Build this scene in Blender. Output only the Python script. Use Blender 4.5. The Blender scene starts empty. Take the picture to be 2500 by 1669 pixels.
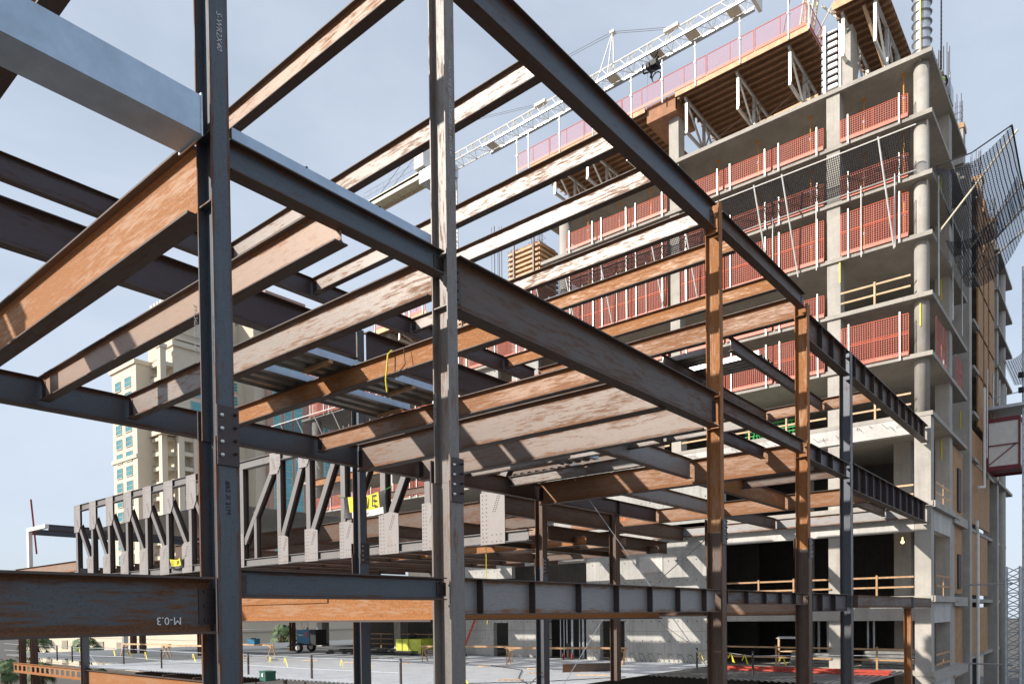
import bpy, math, random
from math import radians, sin, cos, pi
from mathutils import Vector, Matrix
random.seed(7)
# ------------------------------------------------------------------ camera, sky, sun
# world axes: +X and +Y are the two directions of the building grid, +Z up, the camera stands at the origin
S = bpy.context.scene
COL = S.collection
F_PX, YAW, PITCH, ROLL, CY = 1789.84, .691624, -.0168911, -.0122136, 1529.06
fwd = Vector((cos(YAW)*cos(PITCH), sin(YAW)*cos(PITCH), sin(PITCH)))
right = Vector((sin(YAW), -cos(YAW), 0)); up = right.cross(fwd)
r2 = cos(ROLL)*right + sin(ROLL)*up; u2 = -sin(ROLL)*right + cos(ROLL)*up
cd = bpy.data.cameras.new('camera'); cam = bpy.data.objects.new('camera', cd); COL.objects.link(cam)
m = Matrix.Identity(4)
for i in range(3):
    m[i][0] = r2[i]; m[i][1] = u2[i]; m[i][2] = -fwd[i]
cam.matrix_world = m
cd.sensor_width = 36; cd.lens = F_PX/2500*36; cd.shift_y = (CY-834.5)/2500
cd.clip_start = .1; cd.clip_end = 3000
S.camera = cam
SUN = Vector((-1.8, 1.0, 1.08)).normalized()
EL = math.asin(SUN.z)
W = bpy.data.worlds.new('World'); S.world = W; W.use_nodes = True
nt = W.node_tree; N = nt.nodes; L = nt.links
bg = N['Background']
sky = N.new('ShaderNodeTexSky'); sky.sky_type = 'NISHITA'; sky.sun_disc = False
sky.sun_elevation = EL
# sky rotation is measured clockwise from +Y
sky.sun_rotation = math.atan2(SUN.x, SUN.y)
sky.air_density = 1.0; sky.dust_density = 1.2; sky.ozone_density = 1.3
tc = N.new('ShaderNodeTexCoord')
mp = N.new('ShaderNodeMapping'); mp.inputs['Scale'].default_value = (1.0, 1.0, 2.6)
n1 = N.new('ShaderNodeTexNoise'); n1.inputs['Scale'].default_value = 1.7; n1.inputs['Detail'].default_value = 7; n1.inputs['Roughness'].default_value = .55
n1.inputs['Distortion'].default_value = .6
rmp = N.new('ShaderNodeValToRGB'); rmp.color_ramp.elements[0].position = .36; rmp.color_ramp.elements[1].position = .74
rmp.color_ramp.elements[0].color = (.62, .62, .62, 1); rmp.color_ramp.elements[1].color = (.92, .92, .92, 1)
mx = N.new('ShaderNodeMix'); mx.data_type = 'RGBA'
mx.inputs[7].default_value = (6.3, 7.1, 8.3, 1)     # thin high cloud, in the sky's own units
L.new(tc.outputs['Generated'], mp.inputs['Vector']); L.new(mp.outputs[0], n1.inputs['Vector']); L.new(n1.outputs['Fac'], rmp.inputs[0])
L.new(rmp.outputs[0], mx.inputs[0]); L.new(sky.outputs[0], mx.inputs[6]); L.new(mx.outputs[2], bg.inputs['Color'])
bg.inputs['Strength'].default_value = .085
sd = bpy.data.lights.new('sun', 'SUN'); so = bpy.data.objects.new('sun', sd); COL.objects.link(so)
sd.energy = 4.4; sd.angle = radians(.53); sd.color = (1, .93, .83)
so.rotation_euler = SUN.to_track_quat('Z', 'Y').to_euler()
S.view_settings.view_transform = 'Standard'; S.view_settings.look = 'None'; S.view_settings.gamma = 1
S.view_settings.exposure = .5

# ------------------------------------------------------------------ materials
def newmat(name):
    mt = bpy.data.materials.new(name); mt.use_nodes = True
    return mt, mt.node_tree.nodes, mt.node_tree.links, mt.node_tree.nodes['Principled BSDF']
def coords(N, L, scale, rnd=True):
    t = N.new('ShaderNodeTexCoord'); mp = N.new('ShaderNodeMapping'); mp.inputs['Scale'].default_value = scale
    L.new(t.outputs['Object'], mp.inputs['Vector'])
    if rnd:
        oi = N.new('ShaderNodeObjectInfo'); ml = N.new('ShaderNodeMath'); ml.operation = 'MULTIPLY'; ml.inputs[1].default_value = 37.0
        L.new(oi.outputs['Random'], ml.inputs[0]); cb = N.new('ShaderNodeCombineXYZ')
        for i in range(3): L.new(ml.outputs[0], cb.inputs[i])
        L.new(cb.outputs[0], mp.inputs['Location'])
    return mp.outputs[0], t
def noise(N, L, vec, sc, det=6, rough=.6, dist=0):
    n = N.new('ShaderNodeTexNoise'); n.inputs['Scale'].default_value = sc; n.inputs['Detail'].default_value = det
    n.inputs['Roughness'].default_value = rough; n.inputs['Distortion'].default_value = dist
    if vec is not None: L.new(vec, n.inputs['Vector'])
    return n.outputs['Fac']
def ramp(N, L, fac, p0, p1, v0=0., v1=1.):
    r = N.new('ShaderNodeMapRange'); r.inputs[1].default_value = p0; r.inputs[2].default_value = p1
    r.inputs[3].default_value = v0; r.inputs[4].default_value = v1; L.new(fac, r.inputs[0]); return r.outputs[0]
def mixc(N, L, fac, a, b, mode='MIX'):
    x = N.new('ShaderNodeMix'); x.data_type = 'RGBA'; x.blend_type = mode
    if isinstance(fac, (int, float)): x.inputs[0].default_value = fac
    else: L.new(fac, x.inputs[0])
    for k, v in ((6, a), (7, b)):
        if isinstance(v, tuple): x.inputs[k].default_value = (*v, 1)
        else: L.new(v, x.inputs[k])
    return x.outputs[2]
def mth(N, L, op, a, b=None):
    x = N.new('ShaderNodeMath'); x.operation = op
    for k, v in ((0, a), (1, b)):
        if v is None: continue
        if isinstance(v, (int, float)): x.inputs[k].default_value = v
        else: L.new(v, x.inputs[k])
    return x.outputs[0]
def bump(N, L, bs, h, st, dist=.01):
    b = N.new('ShaderNodeBump'); b.inputs['Strength'].default_value = st; b.inputs['Distance'].default_value = dist
    L.new(h, b.inputs['Height']); L.new(b.outputs[0], bs.inputs['Normal'])

def steel(name, scale_c, rust_c, amount, vertical=False, band=True, metal=.35, rough=.42, speck=.5):
    """hot rolled steel: mill scale with rust coming through, streaked along the member"""
    mt, N, L, bs = newmat(name)
    sc = (.35, 1.6, 1.6) if not vertical else (1.6, 1.6, .35)
    v, t = coords(N, L, sc)
    big = noise(N, L, v, 1.1, 8, .62, .4)
    sc2 = (3, 26, 26) if not vertical else (26, 26, 3)
    v2, _ = coords(N, L, sc2); fine = noise(N, L, v2, 1.0, 6, .7)
    v3, _ = coords(N, L, (9, 9, 9)); speckn = noise(N, L, v3, 5.0, 5, .75)
    # share of rust
    f = mth(N, L, 'ADD', ramp(N, L, big, .3, .7, -.32, .32), ramp(N, L, fine, .3, .7, -.5, .5))
    f = mth(N, L, 'ADD', f, amount)
    if band:      # rust settles in the corners between web and flanges
        sep = N.new('ShaderNodeSeparateXYZ'); L.new(t.outputs['Generated'], sep.inputs[0])
        g = sep.outputs['Z'] if not vertical else sep.outputs['X']
        d = mth(N, L, 'ABSOLUTE', mth(N, L, 'SUBTRACT', g, .5))
        f = mth(N, L, 'ADD', f, ramp(N, L, d, .28, .44, 0., .55))
    fac = ramp(N, L, f, .3, .75)
    rust_d = tuple(c*.45 for c in rust_c); rust_m = mixc(N, L, ramp(N, L, speckn, .35, .65), rust_d, rust_c)
    sc_m = mixc(N, L, ramp(N, L, speckn, .52, .66, 0, speck), scale_c, tuple(c*.35+.004 for c in scale_c))
    sc_m = mixc(N, L, ramp(N, L, fine, .35, .7, 0, .5), sc_m, tuple(min(1, c*1.5) for c in scale_c))
    c = mixc(N, L, fac, sc_m, rust_m)
    L.new(c, bs.inputs['Base Color'])
    L.new(ramp(N, L, fac, 0, 1, rough, .78), bs.inputs['Roughness'])
    L.new(ramp(N, L, fac, 0, 1, metal, .0), bs.inputs['Metallic'])
    bump(N, L, bs, speckn, .25, .004)
    return mt
M = {}
def both(k, *a, **kw):
    M[k] = steel(k, *a, **kw); M[k+'_v'] = steel(k+'_v', *a, vertical=True, **kw)
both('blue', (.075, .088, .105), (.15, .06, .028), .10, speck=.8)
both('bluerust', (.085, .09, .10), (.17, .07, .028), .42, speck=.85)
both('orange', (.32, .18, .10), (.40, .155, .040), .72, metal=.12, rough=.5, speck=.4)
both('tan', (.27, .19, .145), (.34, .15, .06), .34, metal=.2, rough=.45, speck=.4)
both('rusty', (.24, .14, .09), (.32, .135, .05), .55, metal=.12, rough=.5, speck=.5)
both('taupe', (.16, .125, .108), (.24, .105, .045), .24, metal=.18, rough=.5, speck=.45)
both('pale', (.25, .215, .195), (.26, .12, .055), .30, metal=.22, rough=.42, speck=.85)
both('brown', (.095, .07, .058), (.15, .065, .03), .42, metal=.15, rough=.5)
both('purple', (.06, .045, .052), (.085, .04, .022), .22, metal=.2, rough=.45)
both('grey', (.24, .235, .235), (.32, .15, .07), .16, metal=.22, rough=.44, band=True, speck=.6)
both('mottled', (.18, .165, .155), (.22, .10, .05), .30, metal=.15, rough=.42, band=False, speck=.9)
both('flange', (.075, .055, .048), (.15, .065, .03), .30, metal=.1, rough=.55, band=False)  # dark mill scale, with the shade under the beams put into the colour
both('trussgrey', (.17, .16, .158), (.22, .11, .06), .12, metal=.15, rough=.5, band=False, speck=.5)
M['plate'] = steel('plate', (.25, .23, .225), (.30, .17, .10), .12, band=False, metal=.12, rough=.55, speck=.3)
M['darkplate'] = steel('darkplate', (.05, .038, .038), (.11, .05, .03), .25, band=False)

def simple(name, col, rough=.6, metal=0, var=.25, nscale=4, bumps=0, emit=None, spec=None, rnd=True):
    mt, N, L, bs = newmat(name)
    v, t = coords(N, L, (1, 1, 1), rnd); n = noise(N, L, v, nscale, 6, .65)
    c = mixc(N, L, ramp(N, L, n, .3, .7), tuple(x*(1-var) for x in col), tuple(min(1, x*(1+var)) for x in col))
    L.new(c, bs.inputs['Base Color']); bs.inputs['Roughness'].default_value = rough; bs.inputs['Metallic'].default_value = metal
    if bumps: bump(N, L, bs, n, bumps, .01)
    if spec is not None: bs.inputs['Specular IOR Level'].default_value = spec
    return mt
def concrete(name, col, stain=.4, joints=None, var=.18):
    mt, N, L, bs = newmat(name)
    v, t = coords(N, L, (1, 1, 1), False)
    n = noise(N, L, v, .7, 8, .65, .5); f = noise(N, L, v, 9, 7, .7)
    vs, _ = coords(N, L, (3, 3, .25), False); st = noise(N, L, vs, 1.6, 5, .6)
    c = mixc(N, L, ramp(N, L, n, .3, .7), tuple(x*(1-var) for x in col), tuple(min(1, x*(1+var)) for x in col))
    c = mixc(N, L, ramp(N, L, f, .4, .75, 0, .35), c, tuple(x*.6 for x in col))
    c = mixc(N, L, ramp(N, L, st, .5, .75, 0, stain), c, tuple(x*.55 for x in col))
    if joints:      # board and panel lines cast in the concrete, with tie holes
        sep = N.new('ShaderNodeSeparateXYZ'); L.new(t.outputs['Object'], sep.inputs[0])
        def line(ax, per, w):
            fr = mth(N, L, 'FRACT', mth(N, L, 'DIVIDE', mth(N, L, 'ADD', ax, 200.), per))
            d = mth(N, L, 'ABSOLUTE', mth(N, L, 'SUBTRACT', fr, .5)); return mth(N, L, 'LESS_THAN', d, w/per)
        h = line(sep.outputs['Z'], joints[1], .014); y = line(sep.outputs['Y'], joints[0], .011)
        c = mixc(N, L, mth(N, L, 'MULTIPLY', mth(N, L, 'MAXIMUM', h, y), .6), c, tuple(x*.35 for x in col))
        hz = line(sep.outputs['Z'], joints[1]/2, .035); hy = line(sep.outputs['Y'], joints[0]/2, .035)
        c = mixc(N, L, mth(N, L, 'MULTIPLY', hz, hy), c, (.03, .03, .03))
    L.new(c, bs.inputs['Base Color']); bs.inputs['Roughness'].default_value = .85
    bump(N, L, bs, f, .3, .01)
    return mt
def planks(name, col, axis, per, dark=.35, stretch=(1, 1, 1)):
    """timber; boards divided along one axis"""
    mt, N, L, bs = newmat(name)
    v, t = coords(N, L, stretch); n = noise(N, L, v, 3, 7, .65, .3)
    c = mixc(N, L, ramp(N, L, n, .3, .7), tuple(x*.7 for x in col), tuple(min(1, x*1.2) for x in col))
    if per:
        sep = N.new('ShaderNodeSeparateXYZ'); L.new(t.outputs['Object'], sep.inputs[0])
        q = mth(N, L, 'DIVIDE', mth(N, L, 'ADD', sep.outputs[axis], 300.), per)
        fr = mth(N, L, 'FRACT', q); e = mth(N, L, 'GREATER_THAN', mth(N, L, 'ABSOLUTE', mth(N, L, 'SUBTRACT', fr, .5)), .42)
        wn = N.new('ShaderNodeTexWhiteNoise'); wn.noise_dimensions = '1D'; L.new(mth(N, L, 'FLOOR', q), wn.inputs['W'])
        c = mixc(N, L, ramp(N, L, wn.outputs['Value'], 0, 1, 0, .4), c, tuple(x*.5 for x in col))
        c = mixc(N, L, e, c, tuple(x*dark for x in col))
    L.new(c, bs.inputs['Base Color']); bs.inputs['Roughness'].default_value = .75
    return mt
def netting(name, col, cell, wire, base=0., a1='X', a2='Z', trans=True):
    """open mesh: only the threads are solid"""
    mt, N, L, bs = newmat(name)
    t = N.new('ShaderNodeTexCoord'); sep = N.new('ShaderNodeSeparateXYZ'); L.new(t.outputs['Object'], sep.inputs[0])
    def g(ax):
        fr = mth(N, L, 'FRACT', mth(N, L, 'DIVIDE', mth(N, L, 'ADD', sep.outputs[ax], 100.), cell)); return mth(N, L, 'LESS_THAN', fr, wire)
    al = mth(N, L, 'MAXIMUM', mth(N, L, 'MAXIMUM', g(a1), g(a2)), base)
    nz = noise(N, L, t.outputs['Object'], 6, 4); c = mixc(N, L, nz, tuple(x*.8 for x in col), tuple(min(1, x*1.2) for x in col))
    L.new(c, bs.inputs['Base Color']); bs.inputs['Roughness'].default_value = .6
    L.new(al, bs.inputs['Alpha'])
    return mt
M['concrete'] = concrete('concrete', (.43, .40, .36))
M['slab'] = concrete('slab', (.39, .36, .32), stain=.3)
M['wall'] = concrete('panel_concrete', (.40, .39, .37), stain=.55, joints=(1.22, 2.44))
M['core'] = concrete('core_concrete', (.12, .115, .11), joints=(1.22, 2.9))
M['whitecon'] = concrete('pale_concrete', (.55, .53, .50), stain=.35)
M['wood'] = planks('timber', (.46, .28, .15), 'X', 0)
M['woodpale'] = planks('new_timber', (.62, .42, .25), 'X', 0)
M['ply'] = planks('plywood', (.36, .17, .09), 'X', 0)
M['joist'] = planks('joist_timber', (.30, .18, .10), 'X', 0)
M['studs'] = planks('sheathing', (.50, .27, .12), 'X', .19, .45)
M['galv'] = simple('galvanised', (.50, .53, .56), .38, .65, .18, 6)
M['galvbox'] = simple('galvanised_box', (.42, .53, .66), .42, .35, .14, 3)
M['alu'] = simple('aluminium', (.62, .61, .58), .45, .5, .15, 5)
M['white'] = simple('white_paint', (.74, .72, .68), .5, .0, .08, 3)
M['cream_paint'] = simple('cream_paint', (.66, .60, .47), .5, .0, .1, 3)
M['black'] = simple('black_paint', (.015, .015, .018), .6, 0, .3)
M['red'] = simple('red_paint', (.42, .05, .03), .5, 0, .2)
M['maroon'] = simple('maroon_paint', (.17, .02, .03), .45, 0, .2)
M['orangepaint'] = simple('orange_paint', (.62, .15, .09), .5, 0, .15)
M['shore'] = simple('shore_paint', (.72, .30, .05), .55, 0, .3, 14)
M['yellow'] = simple('yellow_tape', (.80, .66, .03), .5, 0, .1)
M['hivis'] = simple('hi_vis', (.50, .75, .05), .6, 0, .1)
M['tarp'] = simple('yellow_tarp', (.50, .55, .06), .5, 0, .3, 3, .4)
M['blue_paint'] = simple('blue_paint', (.02, .13, .24), .4, 0, .15)
M['green_paint'] = simple('green_paint', (.03, .12, .08), .5, 0, .2)
M['greenpipe'] = simple('green_conduit', (.03, .42, .10), .5, 0, .2)
M['rubber'] = simple('rubber', (.02, .02, .02), .8, 0, .2)
M['navy'] = simple('navy_cloth', (.02, .025, .045), .8, 0, .2)
M['skin'] = simple('skin', (.32, .17, .11), .6, 0, .1)
M['wire'] = simple('wire_rope', (.30, .30, .30), .4, .6, .1)
M['rebar'] = simple('rebar', (.10, .07, .06), .7, .2, .3)
M['deck'] = simple('deck_steel', (.80, .82, .84), .45, .1, .1, 1.2)
M['lamp'] = simple('lamp_glass', (.9, .7, .3), .3)
M['lamp'].node_tree.nodes['Principled BSDF'].inputs['Emission Color'].default_value = (1, .7, .25, 1); M['lamp'].node_tree.nodes['Principled BSDF'].inputs['Emission Strength'].default_value = 3
M['darkdeck'] = simple('weathered_deck', (.17, .17, .165), .5, .3, .3, 1.5)
M['ribdeck'] = simple('deck_sheet', (.24, .24, .235), .45, .6, .3, 3)
M['deckblue'] = simple('deck_edge', (.40, .50, .62), .45, .5, .12, 3)
M['cream'] = simple('cream_stucco', (.62, .55, .44), .9, 0, .05, .2)
M['cream2'] = simple('sand_stucco', (.55, .48, .38), .9, 0, .05, .2)
M['rose'] = simple('rose_stucco', (.42, .27, .22), .9, 0, .06, .2)
M['glass'] = simple('teal_glass', (.09, .30, .33), .12, .3, .25, .3, spec=.9)
M['louvre'] = simple('louvre', (.16, .13, .11), .7, 0, .2)
M['ground'] = simple('ground_dirt', (.09, .08, .07), .95, 0, .3, .3, .3)
M['chalk'] = simple('chalk', (.55, .56, .56), .9, 0, .1)
M['orangechalk'] = simple('orange_chalk', (.85, .20, .06), .9, 0, .1)
M['soft'] = simple('bannercloth_white', (.75, .75, .75), .8, 0, .05)
M['bannery'] = simple('bannercloth_yellow', (.78, .62, .05), .8, 0, .1)
M['frond'] = simple('palm_frond', (.09, .14, .05), .6, 0, .4, 3)
M['dryfrond'] = simple('dry_frond', (.16, .11, .06), .8, 0, .3, 3)
M['leaf'] = simple('leaf', (.07, .11, .03), .6, 0, .5, 2)
M['bark'] = simple('bark', (.11, .08, .06), .9, 0, .3, 6, .4)
M['mesh'] = netting('orange_mesh', (.46, .11, .07), .11, .22, 0, 'X', 'Z')
M['mesh2'] = netting('fine_orange_mesh', (.60, .10, .06), .07, .42, 0, 'X', 'Z')
M['pinkmesh'] = netting('sheer_red_mesh', (.62, .25, .30), .09, .10, .05, 'X', 'Z')
M['net'] = netting('black_net', (.012, .014, .02), .10, .30, .12, 'X', 'Z')
M['netblue'] = netting('debris_net', (.012, .03, .075), .12, .24, .25, 'X', 'Z')

# ------------------------------------------------------------------ mesh builder and object helpers
class MB:
    def __init__(s): s.v = []; s.f = []; s.mi = []
    def quad(s, a, b, c, d, mi=0):
        n = len(s.v); s.v += [tuple(a), tuple(b), tuple(c), tuple(d)]; s.f.append((n, n+1, n+2, n+3)); s.mi.append(mi)
    def hexa(s, p, mi=0):
        n = len(s.v); s.v += [tuple(q) for q in p]
        for f in ((0, 3, 2, 1), (4, 5, 6, 7), (0, 1, 5, 4), (1, 2, 6, 5), (2, 3, 7, 6), (3, 0, 4, 7)):
            s.f.append(tuple(n+i for i in f)); s.mi.append(mi)
    def box(s, x0, x1, y0, y1, z0, z1, mi=0):
        if x0 > x1: x0, x1 = x1, x0
        if y0 > y1: y0, y1 = y1, y0
        if z0 > z1: z0, z1 = z1, z0
        s.hexa([(x0, y0, z0), (x1, y0, z0), (x1, y1, z0), (x0, y1, z0), (x0, y0, z1), (x1, y0, z1), (x1, y1, z1), (x0, y1, z1)], mi); return s
    def bar(s, p, q, w, h, upv=(0, 0, 1), mi=0):
        p = Vector(p); q = Vector(q); d = (q-p).normalized(); u = Vector(upv)
        if abs(d.dot(u)) > .98: u = Vector((1, 0, 0))
        sx = d.cross(u).normalized()*(w/2); sz = sx.cross(d).normalized()*(h/2)
        s.hexa([p-sx-sz, p+sx-sz, q+sx-sz, q-sx-sz, p-sx+sz, p+sx+sz, q+sx+sz, q-sx+sz], mi); return s
    def tube(s, p, q, r, n=8, r2=None, mi=0, caps=True):
        p = Vector(p); q = Vector(q); r2 = r if r2 is None else r2
        d = (q-p).normalized(); u = Vector((0, 0, 1)) if abs(d.z) < .9 else Vector((1, 0, 0))
        a = d.cross(u).normalized(); b = d.cross(a); k = len(s.v)
        for i in range(n):
            t = 2*pi*i/n; o = a*cos(t)+b*sin(t); s.v.append(tuple(p+o*r)); s.v.append(tuple(q+o*r2))
        for i in range(n):
            j = (i+1) % n; s.f.append((k+2*i, k+2*j, k+2*j+1, k+2*i+1)); s.mi.append(mi)
        if caps:
            s.f.append(tuple(k+2*i for i in range(n))[::-1]); s.f.append(tuple(k+2*i+1 for i in range(n))); s.mi += [mi, mi]
        return s
    def path(s, pts, r, n=6, mi=0):
        for a, b in zip(pts, pts[1:]): s.tube(a, b, r, n, mi=mi)
        return s
    def ball(s, c, r, n=8, m=6, sq=(1, 1, 1), mi=0):
        k = len(s.v)
        for j in range(m+1):
            ph = pi*j/m
            for i in range(n):
                t = 2*pi*i/n; s.v.append((c[0]+r*sq[0]*sin(ph)*cos(t), c[1]+r*sq[1]*sin(ph)*sin(t), c[2]+r*sq[2]*cos(ph)))
        for j in range(m):
            for i in range(n):
                i2 = (i+1) % n; s.f.append((k+j*n+i, k+(j+1)*n+i, k+(j+1)*n+i2, k+j*n+i2)); s.mi.append(mi)
        return s
    def isec(s, x0, x1, yc, ztop, d, bf, tf, tw):
        """I section along x; web centred on yc"""
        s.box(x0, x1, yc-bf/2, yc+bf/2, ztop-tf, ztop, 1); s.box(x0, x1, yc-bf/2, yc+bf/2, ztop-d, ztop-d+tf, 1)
        k = min(.03, tf*1.3)
        # web with small fillets
        z0, z1 = ztop-d+tf, ztop-tf; w = tw/2
        prof = [(-w-k, z0), (w+k, z0), (w, z0+k), (w, z1-k), (w+k, z1), (-w-k, z1), (-w, z1-k), (-w, z0+k)]
        n = len(s.v)
        for x in (x0, x1):
            for (y, z) in prof: s.v.append((x, yc+y, z))
        m = len(prof)
        for i in range(m):
            j = (i+1) % m; s.f.append((n+i, n+j, n+m+j, n+m+i)); s.mi.append(0)
        s.f.append(tuple(n+i for i in range(m))[::-1]); s.f.append(tuple(n+m+i for i in range(m))); s.mi += [0, 0]
        return s
    def hcol(s, x0, x1, y0, y1, z0, z1, tf=.018, tw=.012):
        """upright H section: flanges face -y / +y, web runs along y"""
        xc = (x0+x1)/2
        s.box(x0, x1, y0, y0+tf, z0, z1); s.box(x0, x1, y1-tf, y1, z0, z1); s.box(xc-tw/2, xc+tw/2, y0+tf, y1-tf, z0, z1); return s
    def hcol_x(s, x0, x1, y0, y1, z0, z1, tf=.03, tw=.02):
        """upright H section: flanges face -x / +x"""
        yc = (y0+y1)/2
        s.box(x0, x0+tf, y0, y1, z0, z1); s.box(x1-tf, x1, y0, y1, z0, z1, 1); s.box(x0+tf, x1-tf, yc-tw/2, yc+tw/2, z0, z1, 1); return s  # web and back flange in a darker colour: recess shade painted in
    def build(s, name, mats, parent=None, loc=(0, 0, 0), rz=0, smooth=False):
        me = bpy.data.meshes.new(name); me.from_pydata(s.v, [], s.f)
        if not isinstance(mats, (list, tuple)): mats = [mats]
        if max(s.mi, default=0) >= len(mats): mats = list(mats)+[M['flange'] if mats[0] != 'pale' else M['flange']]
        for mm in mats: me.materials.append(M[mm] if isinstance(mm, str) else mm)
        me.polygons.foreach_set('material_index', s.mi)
        if smooth: me.polygons.foreach_set('use_smooth', [True]*len(me.polygons))
        me.update()
        o = bpy.data.objects.new(name, me); COL.objects.link(o); o.location = loc; o.rotation_euler = (0, 0, rz)
        if parent: o.parent = parent
        return o
def tag(o, label, cat, group=None):
    o['label'] = label; o['category'] = cat
    if group: o['group'] = group
    return o
def thing(name, label, cat, loc=(0, 0, 0), rz=0, group=None):
    o = bpy.data.objects.new(name, None); COL.objects.link(o); o.location = loc; o.rotation_euler = (0, 0, rz); o.empty_display_size = .2
    return tag(o, label, cat, group)
def kind(o, k): o['kind'] = k; return o
def dup(o, loc=None, rz=None, label=None):
    r = o.copy(); COL.objects.link(r)
    if loc is not None: r.location = loc
    if rz is not None: r.rotation_euler = (0, 0, rz)
    if label: r['label'] = label
    for c in list(o.children):
        k = c.copy(); COL.objects.link(k); k.parent = r
        for g in list(c.children):
            q = g.copy(); COL.objects.link(q); q.parent = k
    return r
def text(s, size, loc, rot, mat, parent, name='marking', ext=.002, align='CENTER'):
    cu = bpy.data.curves.new(name, 'FONT'); cu.body = s; cu.size = size; cu.extrude = ext; cu.align_x = align; cu.align_y = 'CENTER'
    cu.resolution_u = 2
    tmp = bpy.data.objects.new('tmp', cu); COL.objects.link(tmp)
    bpy.context.view_layer.update()
    me = bpy.data.meshes.new_from_object(tmp.evaluated_get(bpy.context.evaluated_depsgraph_get()))
    bpy.data.objects.remove(tmp); bpy.data.curves.remove(cu)
    me.materials.clear(); me.materials.append(M[mat])
    o = bpy.data.objects.new(name, me); COL.objects.link(o); o.location = loc; o.rotation_euler = rot
    if parent: o.parent = parent
    return o
FACE_Y = (pi/2, 0, 0)            # lettering on a face that looks towards -Y
FACE_X = (pi/2, 0, -pi/2)        # lettering on a face that looks towards -X
DOWN_Y = (pi/2, pi/2, 0)         # the same, reading downwards

def nth(i): return ['first','second','third','fourth','fifth','sixth','seventh','eighth','ninth','tenth','eleventh','twelfth','thirteenth','fourteenth','fifteenth','sixteenth','seventeenth','eighteenth','nineteenth','twentieth'][i]
# ------------------------------------------------------------------ steel frame
def beam(axis, c, ztop, d, s0, s1, mat, label, bf=.2, tf=.016, tw=.012, stiff=(), ends=(0, 0), group=None, texts=(), stw=None, bolts=0):
    """axis 'A' runs along +X at y=c, 'B' runs along +Y at x=c.  ends: shear plates at start / end"""
    if axis == 'A': loc, rz = (s0, c, ztop), 0
    else: loc, rz = (c, s0, ztop), pi/2
    Ln = s1-s0
    mb = MB().isec(0, Ln, 0, 0, d, bf, tf, tw)
    cam_side = -1 if axis == 'A' else 1       # local y of the side that faces the street
    if not stiff and not any(ends) and not texts:
        return tag(mb.build('steel_beam', mat, None, loc, rz), label, 'steel beam', group)
    t = thing('steel_beam', label, 'steel beam', loc, rz, group)
    mb.build('flanged_section', mat, t)
    for x in stiff:
        for sd in (1, -1):
            w = stw or bf/2-.008
            y0, y1 = sorted((sd*tw/2, sd*(tw/2+w)))
            MB().box(x-s0-.008, x-s0+.008, y0, y1, -d+tf, -tf).build('stiffener', 'darkplate', t)  # dark colour carries the shade that the web throws on the stiffeners
    for e, x in zip(ends, (0, Ln)):
        if not e: continue
        sg = 1 if x == 0 else -1
        y0, y1 = sorted((cam_side*tw/2, cam_side*(tw/2+.012)))
        q = MB().box(x-sg*.06, x+sg*.12, y0, y1, -d*.82, -d*.2)
        pl = q.build('connection_plate', 'darkplate', t)
        nb = max(2, int(d*.62/.11))
        bm = MB()
        for i in range(nb):
            z = -d*.25-(i*(d*.5)/(nb-1)); yy = y1 if cam_side > 0 else y0
            bm.tube((x+sg*.06, yy, z), (x+sg*.06, yy+cam_side*.02, z), .014, 6)
        bm.build('bolts', 'darkplate', pl)
    for (s, size, pos, rot, mt) in texts:
        text(s, size, pos, rot, mt, t)
    return t

ZS0, ZS1 = 1.57, 2.18          # splice height
def column(xc, wu, wl, y0, du, dl, zb, zt, label, mu='blue_v', ml='blue_v', splice=True, texts=(), tex_l=(), bolts=True, stubs=()):
    """two storey H column with a bolted splice; origin at its foot"""
    t = thing('steel_column', label, 'steel column', (xc, y0, zb))
    zj = 1.86-zb
    if splice:
        MB().hcol(-wl/2, wl/2, -.03, dl-.03, 0, zj, .028, .018).build('lower_shaft', ml, t)
        MB().hcol(-wu/2, wu/2, 0, du, zj+.004, zt-zb, .018, .012).build('upper_shaft', mu, t)
        for (ya, yb, face) in ((-.055, -.032, -1), (du+.032, du+.052, 1)):
            p = MB().box(-wl/2+.01, wl/2-.01, ya, yb, ZS0-zb, ZS1-zb).build('splice_plate', 'darkplate', t)
            if bolts and face < 0:
                for k in range(4):
                    z = ZS0-zb+.1+k*.135
                    for sx in (-1, 1):
                        b = MB().tube((sx*wl*.3, ya, z+(.03 if sx > 0 else 0)), (sx*wl*.3, ya-.028, z+(.03 if sx > 0 else 0)), .017, 6)
                        b.tube((sx*wl*.3, ya-.028, z+(.03 if sx > 0 else 0)), (sx*wl*.3, ya-.045, z+(.03 if sx > 0 else 0)), .009, 6)
                        b.build('bolt', 'galv' if sx < 0 else 'darkplate', p)
    else:
        MB().hcol(-wu/2, wu/2, 0, du, 0, zt-zb, .02, .014).build('shaft', mu, t)
    for z in stubs:
        MB().box(-wu/2+.012, wu/2-.012, .02, du-.02, z-zb-.016, z-zb).build('continuity_plate', ml, t)
    for (s, size, pos, rot, mt) in texts:
        text(s, size, (pos[0]-xc, pos[1]-y0, pos[2]-zb), rot, mt, t)
    return t
GZ = -9.5
B1, B2 = 7.14, 17.36
column(4.005, .203, .26, B1, .305, .37, GZ, 10.6, 'nearest tall steel column, grey with rusty edges, where the galvanised box beam ends',
       texts=[('S-WR2X40', .085, (4.01, B1-.003, 6.02), DOWN_Y, 'chalk'), ('JMW 34556 C3-1 MA/N?', .05, (3.80+.05, B1+.30-.02, 3.0), DOWN_Y, 'chalk'),
              ('#65 X 21M', .075, (4.0, B1-.034, 1.24), DOWN_Y, 'black')], stubs=(5.0, 4.3))
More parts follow.
